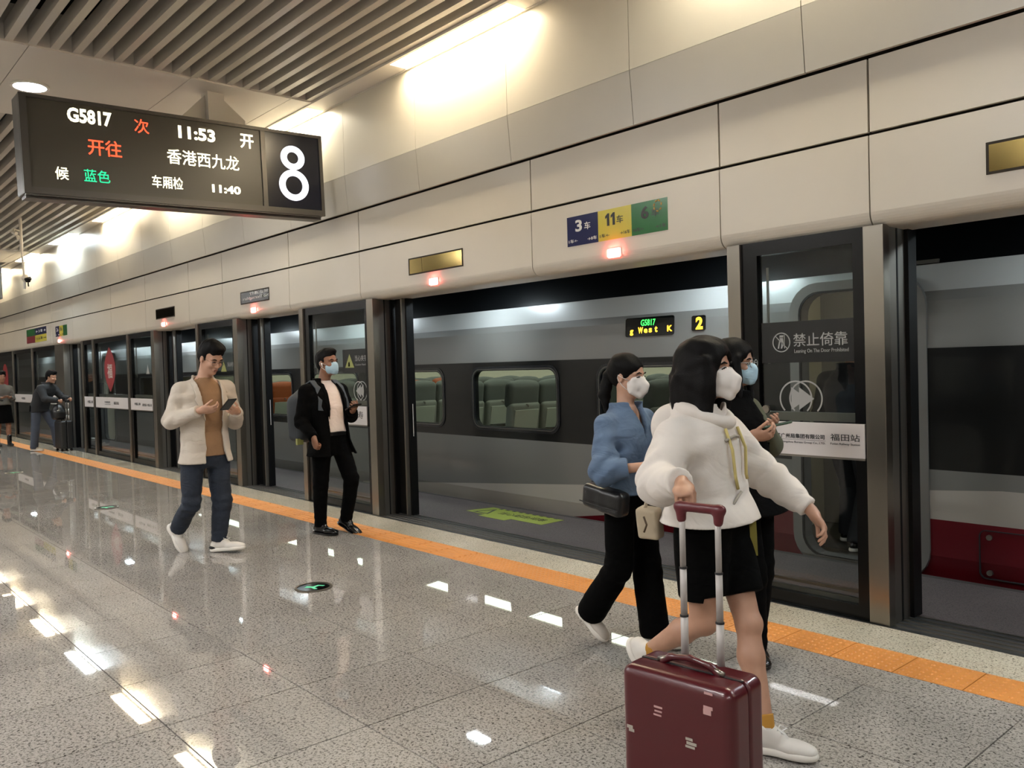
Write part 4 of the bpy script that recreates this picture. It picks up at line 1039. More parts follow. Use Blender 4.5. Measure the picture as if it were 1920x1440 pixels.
obj('figure_eight', eight(), emat('figure_white', (.95, .96, 1), .75), **L_)
obj('hanger_post', box(-.22, -.06, .28, .44, HZ, .76), M_ceil, **L_)
obj('gusset', J(extrude([(.28, .40), (.28, .71), (.05, .48), (.05, .40)], -.15, -.13, fx), extrude([(.44, .40), (.44, .71), (.67, .52), (.67, .40)], -.15, -.13, fx)), M_ceil, **L_)
for y in (.08, .15, .22, .50, .57, .63): obj('bolt', box(-.125, -.115, y-.006, y+.006, .40, .47), M_ink, **L_)
# second board at the far left
t = empty('departure_board', (-20.3, 2.3, 3.10), 'edge of a second dark hanging board at the far end', 'sign')
obj('case', box(-20.5, -20.25, .9, 3.60, 3.14, 3.85, .01), M_bd, parent=t); obj('hanger_post', box(-20.45, -20.3, 2.4, 2.55, 3.85, 4.15), M_ceil, parent=t); obj('led_face', box(-20.25, -20.245, .96, 3.54, 3.2, 3.79), M_face, parent=t)
# camera pole
t = empty('camera_pole', (-16, 3.15, 2.95), 'white ceiling pole carrying two small cameras', 'camera')
obj('pole', tube([(-16, 3.145, 4.16), (-16, 3.15, 3.62)], .026), M_ceil, parent=t); obj('lower_pole', tube([(-16, 3.15, 3.66), (-16, 3.175, 3.0)], .017), M_ceil, parent=t)
obj('bracket', J(tube([(-16, 3.145, 3.93), (-15.98, 3.05, 3.95)], .014), tube([(-15.98, 3.05, 3.95), (-15.97, 3.02, 3.88)], .018)), M_ceil, parent=t)
obj('camera_body', J(tube([(-15.97, 3.02, 3.90), (-15.90, 3.06, 3.87)], .03), tube([(-15.98, 3.09, 3.84), (-15.95, 3.10, 3.80)], .03)), M_ceil, parent=t)
obj('dome_cover', tube([(-15.97, 3.18, 3.20), (-15.97, 3.18, 3.16), (-15.97, 3.18, 3.13), (-15.97, 3.18, 3.07)], [.03, .06, .065, .02], 12), M_ceil, parent=t)
obj('black_dome', tube([(-15.93, 3.20, 3.15), (-15.93, 3.21, 3.12), (-15.93, 3.21, 3.07)], [.05, .058, .03], 12), M_soft, parent=t)
obj('drop_cable', tube([(-15.93, 3.21, 3.08), (-15.93, 3.215, 3.0)], .012, 6), M_soft, parent=t)
obj('tail_case', tube([(-16, 3.175, 3.08), (-16, 3.17, 2.96)], .022), M_white, parent=t)
# floor exit discs
M_exg = mat('exit_green', '5cc698', .4, emit=.12)
def disc(x, y, lab):
    t = empty('floor_exit_light', (x, y, 0), lab, 'floor light', 'round exit lights set in the platform floor')
    P = [(x+.125*math.cos(k*math.pi/16), y+.125*math.sin(k*math.pi/16)) for k in range(32)]; Pi = [(x+.108*math.cos(k*math.pi/16), y+.108*math.sin(k*math.pi/16)) for k in range(32)]
    fz = lambda u, v, d: (u, v, d)
    obj('steel_rim', ring(P, Pi, 0, .007, fz), M_steel, parent=t)
    obj('dark_lens', extrude(Pi, 0, .004, fz), M_scr, parent=t)
    z = [(-.06, -.01), (-.05, .025), (-.005, .012), (.02, .05), (.07, .035), (.06, .018), (.03, .028), (.01, -.012), (.035, -.05), (.015, -.055), (-.015, -.015)]
    ca, sa = math.cos(.9), math.sin(.9)
    obj('running_figure', extrude([(x+u*ca-v*sa, y+u*sa+v*ca) for u, v in z], .004, .0048, fz), M_exg, parent=t)
disc(-5.125, 2.655, 'round floor exit light with a green running figure, nearest')
disc(-9.98, 2.69, 'round floor exit light left of the man in the cream blazer'); disc(-14.9, 2.70, 'far thin looking round floor exit light')
# ------------------------------------------------------------ people
M_blazer = mat('blazer_cream', 'bdb3a6', .85, bump=.25, bscale=350, var=.04, vscale=6, wr=.28, wscale=7)
M_tee = mat('tee_tan', '8f6e4f', .85, bump=.2, bscale=300, var=.05, vscale=8, wr=.25, wscale=8)
M_jean = mat('jeans_dark_blue', '1c2431', .85, bump=.3, bscale=400, var=.3, vscale=9, wr=.4, wscale=8)
M_sneak = mat('sneaker_white', 'c8c3bc', .55); M_sole = mat('sole_white', 'd2cdc5', .5)
M_suit = mat('suit_black', '030303', .9, bump=.2, bscale=350, spec=.08, wr=.3, wscale=8)
M_shirt = mat('shirt_pinkish_white', 'd6c6bc', .75, bump=.15, bscale=250, var=.03, vscale=8, wr=.3, wscale=9)
M_shoe = mat('leather_black', '0a0a0b', .22)
M_maskb = mat('mask_blue', '9fbccb', .8); M_maskw = mat('mask_white', 'd5cfcb', .8)
M_denim = mat('blouse_denim_blue', '566a84', .82, bump=.2, bscale=300, var=.08, vscale=9, wr=.42, wscale=7)
M_blk = mat('cloth_black', '030303', .9, bump=.15, bscale=300, spec=.08, wr=.3, wscale=8)
M_hood = mat('hoodie_white', 'cfc8c1', .9, bump=.2, bscale=260, var=.03, vscale=7, wr=.42, wscale=4.5)
M_phone = mat('phone_black', '101013', .15); M_bagb = mat('bag_black', '0e0e10', .35, bump=.3, bscale=80)
M_glow = mat('phone_screen', '20242a', .1, emit=.15)

def jacket(t, J_, H, phi, m, grow, hem, ow, oc, arms, name='jacket', cr=1., h=.007, fold=.004, seed=3, fem=False, hemflare=.02, open_=True, cuff=.0, neckcut=.062, wid=1., lapel=None, thick=.020, loose=0.):
    s = H/1.72; F, L, U = basis(phi); p = J_['pel']; n = J_['neck']; ks = ['neck', 'pel', 'sR', 'sL', 'eR', 'eL', 'wR', 'wL']
    lo, hi = bbox(*[J_[k] for k in ks], pad=.16+loose); lo[2] = min(lo[2], hem-.05); v = Vol(lo, hi, h)
    tp = torso_pts(J_, H, s*wid, s, fem)[1:]; hp = p+(n-p)*((hem-p[2])/(n[2]-p[2]))
    w0 = tp[0]; tp = [(hp-vec(0, 0, .03), w0[1]+hemflare, w0[2]+hemflare)]+([w0] if w0[0][2] > hem+.04 else [])+tp[1:]
    v.loft(tp, L, F, 0, grow=grow)
    for q in 'RL': v.cap(n+vec(0, 0, -.035)*s+L*(.05 if q == 'L' else -.05), J_['s'+q]+vec(0, 0, .0), .035*s+grow*.5, arms[0]*.92*s, .03)
    W_ = v.F.copy()
    if open_:
        inner = Vol(lo, hi, h); inner.loft(tp, L, F, 0, grow=grow-thick, cap=False)
        v.F = np.maximum(v.F, -inner.F)
        def wedge(X, Y, Z):
            tt = (Z-p[2])/(n[2]-p[2]); cx = p[0]+(n[0]-p[0])*tt; cyy = p[1]+(n[1]-p[1])*tt
            u = (X-cx)*L[0]+(Y-cyy)*L[1]; f = (X-cx)*F[0]+(Y-cyy)*F[1]
            zz, ww = zip(*ow); wz = np.interp(Z, zz, ww); z2, cc = zip(*oc); cz = np.interp(Z, z2, cc)
            return np.minimum(wz-np.abs(u-cz), f)
        v.fun(wedge)
    for q in 'RL':
        a, b, c = J_['s'+q], J_['e'+q], J_['w'+q]
        v.cap(a, b, arms[0]*s, arms[1]*s, .03); v.cap(b, c, arms[1]*s, arms[2]*s, .02)
    v.cap(n+vec(0, 0, -.05), n+vec(0, 0, .2)+F*.03, neckcut*s, neckcut*1.25*s, .01, '-')
    v.folds(fold, 17, seed)
    for q in 'RL':
        crease(v, J_['s'+q], J_['e'+q], J_['w'+q], .0065*cr, .17, 78); e_ = J_['w'+q]+nrm(J_['e'+q]-J_['w'+q])*.05; crease(v, J_['e'+q], e_, J_['w'+q], .004*cr, .09, 100)
        crease(v, J_['neck'], J_['s'+q]+vec(0, 0, -.10)+F*.06, J_['pel'], .005*cr, .14, 60)
    crease(v, n+L*.2, p+(n-p)*.3, p-L*.25, .006*cr, .26, 42)
    v.cut((0, 0, hem), (0, 0, -1))
    for q in 'RL':
        d = nrm(J_['w'+q]-J_['e'+q]); v.cut(J_['w'+q]+d*cuff, d, .085)
    o = sdf(name, v, m, t)
    if lapel:
        zt, zb, wl = lapel
        g = Vol(lo, hi, .006); g.loft(tp, L, F, 0, grow=grow+.010)
        gi = Vol(lo, hi, .006); gi.loft(tp, L, F, 0, grow=grow-.002, cap=False); g.F = np.maximum(g.F, -gi.F)
        def reg(X, Y, Z):
            tt = (Z-p[2])/(n[2]-p[2]); cx = p[0]+(n[0]-p[0])*tt; cyy = p[1]+(n[1]-p[1])*tt
            u = (X-cx)*L[0]+(Y-cyy)*L[1]; f = (X-cx)*F[0]+(Y-cyy)*F[1]
            zz, ww = zip(*ow); wz = np.interp(Z, zz, ww); z2, cc = zip(*oc); cz = np.interp(Z, z2, cc); au = np.abs(u-cz)
            lw = np.interp(Z, [zb, zb+(zt-zb)*.55, zb+(zt-zb)*.60, zt], [0.004, wl, wl*.75, wl*.7])
            return np.maximum.reduce([wz-au+0*Z, au-wz-lw, -f+0*Z, (zb-Z)+0*u, (Z-zt)+0*u])
        g.fun(reg); sdf('lapel', g, m, o)
    return o
def shirt(t, J_, H, phi, m, grow, hem, name, h=.008, fold=.003, seed=5, fem=False, neck_=.058, collar=None):
    s = H/1.72; F, L, U = basis(phi); p = J_['pel']; n = J_['neck']
    lo, hi = bbox(n, p, J_['sR'], J_['sL'], pad=.15); v = Vol(lo, hi, h)
    tp = torso_pts(J_, H, s, s, fem)[1:]; hp = p+(n-p)*((hem-p[2])/(n[2]-p[2])); w0 = tp[0]
    tp = [(hp-vec(0, 0, .02), w0[1], w0[2])]+([w0] if w0[0][2] > hem+.03 else [])+tp[1:]
    v.loft(tp, L, F, 0, grow=grow); v.folds(fold, 20, seed)
    v.cut((0, 0, hem), (0, 0, -1)); v.cap(n+vec(0, 0, .01), n+vec(0, 0, .2), neck_*s, neck_*1.2*s, .01, '-')
    o = sdf(name, v, m, t)
    if collar:
        for q in (-1, 1):
            V = []; 
            a = n-F*.06*s+vec(0, 0, .035); b = n+L*q*.068*s+vec(0, 0, .015)+F*.01; c = n+F*.078*s+L*q*.012+vec(0, 0, -.035); d = n+F*.085*s+L*q*.06+vec(0, 0, -.085); e = n+L*q*.088*s+F*.02+vec(0, 0, -.03); g_ = n-F*.075*s+vec(0, 0, -.0)
            P = [a, b, c, d, e, g_]; V = [tuple(x) for x in P]+[tuple(x-F*.006-vec(0, 0, .004)) for x in P]
            obj('collar', (V, [(0, 1, 4, 5), (1, 2, 3, 4), (6, 11, 10, 7), (7, 10, 9, 8), (0, 5, 11, 6), (5, 4, 10, 11), (4, 3, 9, 10), (3, 2, 8, 9), (2, 1, 7, 8), (1, 0, 6, 7)]), m, parent=o)
    return o
def hair_short(t, c, B, s, m, top=.0):
    P = lambda f, l, u: c+s*(B[0]*f+B[1]*l+B[2]*u)
    v = Vol(c-.19*s, c+.19*s, .0045)
    v.ell(P(-.020, 0, .045), [s*.106, s*.086, s*(.095+top)], B, 0); v.ell(P(.03, .01, .105), [s*.06, s*.06, s*.030], B, .03); v.ell(P(-.055, 0, .0), [s*.062, s*.074, s*.075], B, .02)
    v.bx(P(.10, 0, -.045), [s*.075, s*.12, s*.095], B, .02, .012, '-'); v.ell(P(.125, 0, .02), [s*.075, s*.075, s*.055], B, .01, '-')
    for q in (-1, 1): v.ell(P(.0, .09*q, -.025), [s*.028, s*.030, s*.038], B, .008, '-')
    v.cut(P(0, 0, -.075), -B[2]); v.folds(.0035, 90, 4, B[2])
    return sdf('hair', v, m, t)
def strand_noise(v, c, amp=.004, f=70, seed=2):
    v.folds(amp, f, seed, (0, 0, 1))

# ---- man in the cream blazer
J1 = AR(dict(head=(-6.612, 2.600, 1.582), neck=(-6.690, 2.560, 1.405), pel=(-6.730, 2.570, 0.800), sR=(-6.70, 2.375, 1.33), sL=(-6.70, 2.755, 1.33), hR=(-6.73, 2.47, .76), hL=(-6.73, 2.67, .76),
   eR=(-6.72, 2.30, 1.09), wR=(-6.44, 2.44, 1.175), eL=(-6.74, 2.83, 1.06), wL=(-6.475, 2.74, 1.15), kR=(-6.74, 2.45, .425), aR=(-7.02, 2.43, .19), kL=(-6.70, 2.68, .41), aL=(-6.74, 2.66, .09)))
t = empty('person', (-6.73, 2.57, 0), 'man in a cream blazer and jeans walking while looking at his phone', 'person')
H = 1.72; s = 1.0; hb1 = basis(17, -28)
h1 = {'R': dict(d=(.50, .85, .05), n=(-.7, .3, .6), side=-1, curl=(22, 38, 30), thumb=(40, 25)), 'L': dict(d=(.66, -.70, .15), n=(-.6, -.4, .6), side=1, curl=(22, 38, 30), thumb=(40, 25))}
body_mesh(t, J1, H, 0, hb1, M_skinp, hands=h1, h=.005)
face_bits(t, J1['head'], hb1, s, closed=True); hair_short(t, J1['head'], hb1, s, M_hair, .012)
P = lambda f, l, u: J1['head']+(hb1[0]*f+hb1[1]*l+hb1[2]*u)
for q in (-1, 1): pass
gl = obj('glasses', J(*[tube([P(.098+.002*math.cos(k), q*.033+.025*math.cos(k*math.pi/8), -.004+.018*math.sin(k*math.pi/8)) for k in range(17)], .0010, 6, False) for q in (-1, 1)], tube([P(.1, -.009, .0), P(.103, 0, .003), P(.1, .009, .0)], .0010, 6), *[tube([P(.095, q*.058, .002), P(.04, q*.078, .005), P(-.01, q*.083, .0)], .0011, 6) for q in (-1, 1)]), mat('glasses_rim', '4a3c34', .4), parent=t)
shirt(t, J1, H, 0, M_tee, .012, .80, 'tee_shirt', neck_=.062)
trousers(t, J1, H, 0, M_jean, (.094, .074, .060), hem=.0, name='jeans', cr=1.7, waist=.10, fold=.006, hipw=1.02)
jacket(t, J1, H, 0, M_blazer, .032, .745, [(.7, .10), (.85, .075), (1.10, .070), (1.30, .085), (1.42, .10)], [(.7, .045), (1.0, .03), (1.4, .01)], (.064, .060, .045), name='blazer', cr=1.5, fold=.006, lapel=(1.40, 1.08, .055), hemflare=.03, cuff=-.02)
obj('pocket_flap', tube([(-6.555, 2.40, .94), (-6.548, 2.44, .937), (-6.550, 2.48, .94)], .004, 6), M_blazer, parent=t)
so = shoe(t, J1['aL']+vec(.01, 0, -.0), (.82, .57), .29, M_sneak, M_sole, 1.05, -6, laces=M_white)
c_ = J1['aL']+vec(.01, 0, 0)-vec(.82, .57, 0)*.045; v = Vol(c_-.12, c_+.08, .004); f_ = nrm([.82, .57, 0]); v.ell(c_+vec(0, 0, -.052), [.046, .044, .020], np.array([f_, [-f_[1], f_[0], 0], [0, 0, 1]])); v.cut(c_+f_*.03, f_); sdf('heel_patch', v, M_soft, so)

shoe(t, J1['aR']+vec(.0, 0, .0), (.85, .3), .28, M_sneak, M_sole, 1.0, 52)
ph = empty('phone', (-6.33, 2.60, 1.205), 'dark phone held in both hands by the man in the blazer', 'phone')
Bp = basis(20, 38); 
def phone(t, c, B, m=M_phone, ms=M_glow, L=.15, W_=.075):
    v = Vol(np.array(c)-.11, np.array(c)+.11, .0035); v.bx(c, [L/2, W_/2, .006], B, .004, 0); o = sdf('phone_case', v, m, t)
    a = [np.array(c)+B[2]*.0065+B[0]*x*(L/2-.006)+B[1]*y*(W_/2-.004) for x, y in ((-1, -1), (1, -1), (1, 1), (-1, 1))]
    obj('screen', ([tuple(x) for x in a]+[tuple(x-B[2]*.003) for x in a], [(0, 1, 2, 3), (7, 6, 5, 4), (0, 4, 5, 1), (1, 5, 6, 2), (2, 6, 7, 3), (3, 7, 4, 0)]), ms, parent=t)
phone(ph, (-6.325, 2.61, 1.215), basis(10, 35))

# ---- man in the dark suit
J2 = AR(dict(head=(-6.789, 3.730, 1.525), neck=(-6.825, 3.700, 1.343), pel=(-6.735, 3.705, 0.80), sR=(-6.80, 3.515, 1.27), sL=(-6.85, 3.89, 1.27), hR=(-6.72, 3.61, .765), hL=(-6.745, 3.80, .765),
   eR=(-6.78, 3.45, 1.01), wR=(-6.56, 3.45, .875), eL=(-6.80, 3.96, 1.03), wL=(-6.60, 3.86, 1.085), kR=(-6.75, 3.60, .46), aR=(-6.76, 3.59, .08), kL=(-6.59, 3.82, .48), aL=(-6.665, 3.80, .115)))
t = empty('person', (-6.75, 3.70, 0), 'man in a black suit and white shirt wearing a blue mask', 'person')
H = 1.66; s = H/1.72; hb2 = basis(18, 2)
h2 = {'R': dict(d=(.35, .05, -.95), n=(-.2, .9, .1), side=1, curl=(60, 75, 50), thumb=(30, 35)), 'L': dict(d=(.85, -.2, .3), n=(-.2, -.5, .8), side=1, curl=(40, 45, 30), thumb=(40, 25))}
body_mesh(t, J2, H, 8, hb2, M_skin2, hands=h2)
face_bits(t, J2['head'], hb2, s, lips=False); hair_short(t, J2['head'], hb2, s, M_hair, -.004)
mask_sdf(t, J2['head'], hb2, s, M_maskb, 'flat', M_white)
P = lambda f, l, u: J2['head']+s*(hb2[0]*f+hb2[1]*l+hb2[2]*u)
obj('earphone', tube([P(.004, -.083, -.008), P(.008, -.088, -.012), P(.016, -.086, -.04)], [.007, .007, .004], 8), M_white, parent=t, smooth=True)
shirt(t, J2, H, 8, M_shirt, .012, .90, 'shirt', collar=True, neck_=.055)
trousers(t, J2, H, 8, M_suit, (.092, .070, .058), hem=.015, waist=.11, fold=.004, seed=8)
obj('belt', ring([(J2['pel'][0]+.128*math.cos(k*math.pi/12), J2['pel'][1]+.152*math.sin(k*math.pi/12)) for k in range(24)], [(J2['pel'][0]+.10*math.cos(k*math.pi/12), J2['pel'][1]+.12*math.sin(k*math.pi/12)) for k in range(24)], .875, .905, lambda u, v, d: (u, v, d)), M_shoe, parent=t)
jacket(t, J2, H, 8, M_suit, .035, .70, [(.6, .16), (.9, .105), (1.1, .085), (1.25, .075), (1.36, .08)], [(.7, .02), (1.3, .015)], (.066, .060, .048), name='suit_jacket', fold=.004, seed=11, lapel=(1.34, 1.02, .05), hemflare=.05, cuff=0)
shoe(t, J2['aR'], (.95, .25), .28, M_shoe, M_shoe, 1.0, 0, dress=True); shoe(t, J2['aL']+vec(0, 0, .0), (.97, .25), .28, M_shoe, M_shoe, 1.0, 22, dress=True)
ph = empty('phone', (-6.50, 3.83, 1.13), 'dark phone in the raised hand of the suited man', 'phone'); phone(ph, (-6.515, 3.82, 1.125), basis(10, 20), W_=.078)
bp = empty('backpack', (-7.08, 3.66, .85), 'dark grey backpack worn by the man in the black suit', 'bag')
M_bp = mat('backpack_grey', '262a2e', .7, bump=.3, bscale=150); M_bp2 = mat('strap_grey', '363d45', .7)
v = Vol((-7.25, 3.40, .75), (-6.85, 3.95, 1.40), .008); v.ell((-7.075, 3.655, 1.06), [.12, .185, .25], basis(8), 0); v.bx((-7.07, 3.655, 1.02), [.10, .165, .21], basis(8), .06, .04); v.folds(.004, 15, 9); sdf('pack_body', v, M_bp, bp)
F2, L2, U2 = basis(8)
for q in (-1, 1):
    c = J2['neck']; pts = [c-F2*.16+L2*q*.11+vec(0, 0, -.12), c-F2*.09+L2*q*.115+vec(0, 0, -.02), c+L2*q*.12+vec(0, 0, .015), c+F2*.085+L2*q*.125+vec(0, 0, -.045), c+F2*.135+L2*q*.13+vec(0, 0, -.15), c+F2*.148+L2*q*.145+vec(0, 0, -.24)]
    obj('strap', ribbon(pts, [vec(-.5, 0, .8), vec(-.2, 0, 1), vec(.1, 0, 1), vec(.7, 0, .7), vec(1, 0, .15), vec(1, 0, 0)], .05, .012), M_bp2, parent=bp)
obj('yellow_tag', box(-7.0, -6.97, 3.50, 3.56, .79, .845), mat('tag_yellow', '9a9a58', .6), parent=bp)

# ---- woman in the blue blouse
J3 = AR(dict(head=(-2.830, 3.260, 1.385), neck=(-2.835, 3.240, 1.215), pel=(-2.82, 3.24, .77), sR=(-2.83, 3.08, 1.145), sL=(-2.85, 3.40, 1.145), hR=(-2.815, 3.155, .735), hL=(-2.83, 3.325, .735),
   eR=(-2.77, 2.99, .93), wR=(-2.60, 3.13, .955), eL=(-2.80, 3.46, .93), wL=(-2.63, 3.30, 1.01), kR=(-2.83, 3.15, .42), aR=(-3.03, 3.16, .165), kL=(-2.80, 3.33, .40), aL=(-2.76, 3.33, .085)))
t = empty('person', (-2.82, 3.24, 0), 'woman in a blue blouse with arms crossed and a ponytail', 'person')
H = 1.55; s = H/1.72; hb3 = basis(12, -6)
h3 = {'R': dict(d=(.5, .8, .05), n=(-.8, .5, 0), side=1, curl=(25, 30, 20)), 'L': dict(d=(.55, -.8, .1), n=(-.7, -.5, 0), side=-1, curl=(15, 20, 15))}
body_mesh(t, J3, H, 5, hb3, M_skinp, fem=True, hands=h3, neckr=.046)
face_bits(t, J3['head'], hb3, s, lips=False); mask_sdf(t, J3['head'], hb3, s*.98, M_maskw, 'cup', M_white)
P = lambda f, l, u: J3['head']+s*(hb3[0]*f+hb3[1]*l+hb3[2]*u)
v = Vol(J3['head']-vec(.24, .2, .32), J3['head']+.17, .0045)
v.ell(P(-.022, 0, .042), [s*.108, s*.086, s*.092], hb3); v.ell(P(.125, .0, -.03), [s*.085, s*.075, s*.105], hb3, .006, '-'); v.ell(P(-.05, 0, .0), [s*.062, s*.074, s*.07], hb3, .02)
for q in (-1, 1): v.ell(P(.0, .09*q, -.025), [s*.024, s*.026, s*.036], hb3, .006, '-')
v.cut(P(0, 0, -.07), -hb3[2]+hb3[0]*.2, .25); v.ell(P(-.115, 0, .0), [s*.035, s*.034, s*.038], None, .015)
limb(v, [P(-.125, 0, -.01), P(-.135, -.02, -.12), P(-.10, -.035, -.22)], [s*.034, s*.036, s*.010], .01); strand_noise(v, None, .003, 80)
sdf('hair', v, M_hair, t)
trousers(t, J3, H, 5, M_blk, (.088, .080, .085), hem=.035, waist=.09, fold=.005, seed=4, hipw=.98)
jacket(t, J3, H, 5, M_denim, .030, .80, [(.6, -.2), (1.05, -.01), (1.13, .018), (1.25, .06)], [(.7, .0), (1.3, .0)], (.058, .072, .040), name='blouse', cr=1.8, fold=.009, seed=14, fem=True, hemflare=.035, cuff=-.10, thick=.03, neckcut=.058)
n = J3['neck']; F3, L3, U3 = basis(5)
for q in (-1, 1):
    Pn = [n-F3*.065+vec(0, 0, .03), n+L3*q*.062+vec(0, 0, .03), n+F3*.07+L3*q*.045+vec(0, 0, -.03), n+F3*.125+L3*q*.055+vec(0, 0, -.105), n+F3*.045+L3*q*.10+vec(0, 0, -.035), n+L3*q*.095+vec(0, 0, -.0), n-F3*.09+vec(0, 0, -.02)]
    V = [tuple(x) for x in Pn]+[tuple(x-vec(.004, 0, .006)) for x in Pn]
    obj('collar', (V, [(0, 1, 5, 6), (1, 2, 4, 5), (2, 3, 4), (7, 13, 12, 8), (8, 12, 11, 9), (9, 11, 10), (0, 6, 13, 7), (6, 5, 12, 13), (5, 4, 11, 12), (4, 3, 10, 11), (3, 2, 9, 10), (2, 1, 8, 9), (1, 0, 7, 8)]), M_denim, parent=t)
obj('badge', box(-2.697, -2.692, 3.31, 3.325, 1.075, 1.09), mat('badge_gold', 'b8a24e', .3, .6), parent=t)
M_shoe3 = mat('sneaker_grey_white', 'b4aca2', .45)
shoe(t, J3['aR'], (.96, .25), .235, M_shoe3, M_sole, .92, 42, laces=M_shoe3); shoe(t, J3['aL'], (.96, .15), .235, M_shoe3, M_sole, .92, 0)
bg = empty('shoulder_bag', (-2.82, 3.06, .74), 'small black shoulder bag at the hip of the woman in the blue blouse', 'bag')
v = Vol((-3.0, 2.93, .68), (-2.62, 3.14, .88), .006); Bb = basis(-2, -8); v.bx((-2.80, 3.035, .785), [.135, .045, .062], Bb, .03, 0); v.cap((-2.92, 2.99, .77), (-2.70, 2.985, .745), .006, .006, .008, '-'); v.folds(.002, 30, 3); sdf('bag_body', v, M_bagb, bg)
obj('zip', tube([(-2.93, 2.985, .775), (-2.80, 2.980, .758), (-2.68, 2.985, .745)], .003, 6), M_ink, parent=bg)
obj('strap', tube([(-2.90, 3.05, .83), (-2.96, 3.12, .92), (-2.97, 3.22, 1.1), (-2.88, 3.30, 1.22)], .007, 6), M_bagb, parent=bg)

# ---- woman in the white hoodie
J4 = AR(dict(head=(-1.970, 2.740, 1.415), neck=(-2.00, 2.720, 1.235), pel=(-1.955, 2.715, .80), sR=(-1.985, 2.555, 1.165), sL=(-2.02, 2.885, 1.165), hR=(-1.945, 2.63, .775), hL=(-1.965, 2.81, .775),
   eR=(-1.96, 2.41, 1.00), wR=(-1.735, 2.258, 1.046), eL=(-1.895, 3.01, .985), wL=(-1.700, 3.02, .855), kR=(-1.945, 2.64, .45), aR=(-2.21, 2.62, .275), kL=(-1.825, 2.76, .445), aL=(-1.71, 2.69, .085)))
t = empty('person', (-1.96, 2.72, 0), 'woman in a white hoodie and black shorts pulling a red suitcase', 'person')
H = 1.57; s = H/1.72; hb4 = basis(12, 3)
h4 = {'R': dict(d=(.55, -.65, -.28), n=(-.1, .25, -.9), side=-1, curl=(60, 72, 50), thumb=(25, 40)), 'L': dict(d=(.62, .05, -.75), n=(-.55, -.5, -.4), side=-1, curl=(22, 28, 18), thumb=(30, 20), spread=7)}
s *= 1.06
body_mesh(t, J4, H, 8, hb4, M_skin, fem=True, hsc=1.06, bare_legs=True, hands=h4, neckr=.046, h=.005)
face_bits(t, J4['head'], hb4, s, lips=False); mask_sdf(t, J4['head'], hb4, s*1.02, M_maskw, 'cup', M_white)
P = lambda f, l, u: J4['head']+s*(hb4[0]*f+hb4[1]*l+hb4[2]*u)
v = Vol(J4['head']-vec(.24, .22, .32), J4['head']+vec(.17, .2, .17), .005)
v.ell(P(-.02, 0, .045), [s*.120, s*.100, s*.100], hb4); v.ell(P(-.045, 0, -.03), [s*.105, s*.105, s*.12], hb4, .03)
v.loft([(P(-.045, 0, -.02), s*.108, s*.100), (P(-.06, 0, -.11), s*.115, s*.10), (P(-.065, 0, -.185), s*.108, s*.085), (P(-.07, 0, -.205), s*.09, s*.07)], hb4[1], nrm([hb4[0][0], hb4[0][1], 0]), .03)
v.ell(P(.150, .0, -.035), [s*.112, s*.075, s*.115], hb4, .008, '-'); v.ell(P(.03, 0, -.17), [s*.075, s*.062, s*.11], hb4, .01, '-')
for q in (-1, 1): v.ell(P(-.015, .080*q, -.06), [s*.078, s*.030, s*.125], hb4, .03); limb(v, [P(.030, .080*q, .03), P(.022, .088*q, -.06), P(.005, .086*q, -.16), P(-.01, .08*q, -.215)], [s*.018, s*.026, s*.030, s*.012], .03)
strand_noise(v, None, .0032, 75, 6); sdf('hair', v, M_hairb, t)
# shorts
trousers(t, J4, H, 8, M_blk, (.112, .100, .09), name='shorts', waist=.10, fold=.005, seed=6, cutz=.70, hipw=1.08)
# hoodie
jacket(t, J4, H, 8, M_hood, .055, .835, [], [], (.082, .082, .052), name='hoodie', cr=2.0, open_=False, fold=.011, seed=21, fem=True, hemflare=.03, cuff=-.015, neckcut=.072, wid=1.05, loose=.04, h=.007)
F4, L4, U4 = basis(8); n = J4['neck']
v = Vol(n-.26, n+.22, .006)
for k in range(25):
    a = 2*math.pi*k/24; a2 = 2*math.pi*(k+1)/24
    q = lambda a: n+F4*(.030+.088*math.cos(a))+L4*.088*math.sin(a)+vec(0, 0, .025-.045*max(0, math.cos(a))+.02*max(0, -math.cos(a)))
    r = .022+.018*max(0, -math.cos(a)); v.cap(q(a), q(a2), r, r, .015)
v.ell(n-F4*.12+vec(0, 0, -.05), [.075, .115, .10], basis(8), .04); v.folds(.003, 25, 2)
sdf('hood', v, M_hood, t)
M_cord = mat('cord_yellow', 'b9a96b', .7); M_grey = mat('trim_grey', '8f897e', .7)
for q, dz in ((-1, 0), (1, .03)):
    obj('neck_cord', tube([n+F4*.135+L4*q*.05+vec(0, 0, -.04), n+F4*.165+L4*q*.055+vec(0, 0, -.12), n+F4*.170+L4*q*.045+vec(0, 0, -.22), n+F4*.172+L4*(q*.04+.01)+vec(0, 0, -.27+dz)], .006, 6), M_cord, parent=t, smooth=True)
obj('pocket_seam', tube([n+F4*.180+L4*-.02+vec(0, 0, -.28), n+F4*.172-L4*.07+vec(0, 0, -.32), n+F4*.150-L4*.12+vec(0, 0, -.35)], .006, 6), M_grey, parent=t, smooth=True)
obj('chest_seam', tube([n+F4*.150+L4*.03+vec(0, 0, -.075), n+F4*.158-L4*.02+vec(0, 0, -.07), n+F4*.145-L4*.07+vec(0, 0, -.085)], .006, 6), M_grey, parent=t, smooth=True)
obj('hanging_cord', ribbon([(-1.845, 2.835, .84), (-1.842, 2.835, .78), (-1.84, 2.836, .69)], [vec(.5, -.8, 0)]*3, .026, .003), mat('strap_olive', '7d7427', .6), parent=t)
M_sock = mat('sock_mustard', 'a8782a', .85)
for q in 'RL':
    c, k = J4['a'+q], J4['k'+q]; d = nrm(k-c); v = Vol(c-.12, c+.14, .005); v.cap(c+d*.012, c+d*.075, .0315, .035, 0); v.cut(c+d*.06, d); sdf('sock', v, M_sock, t)
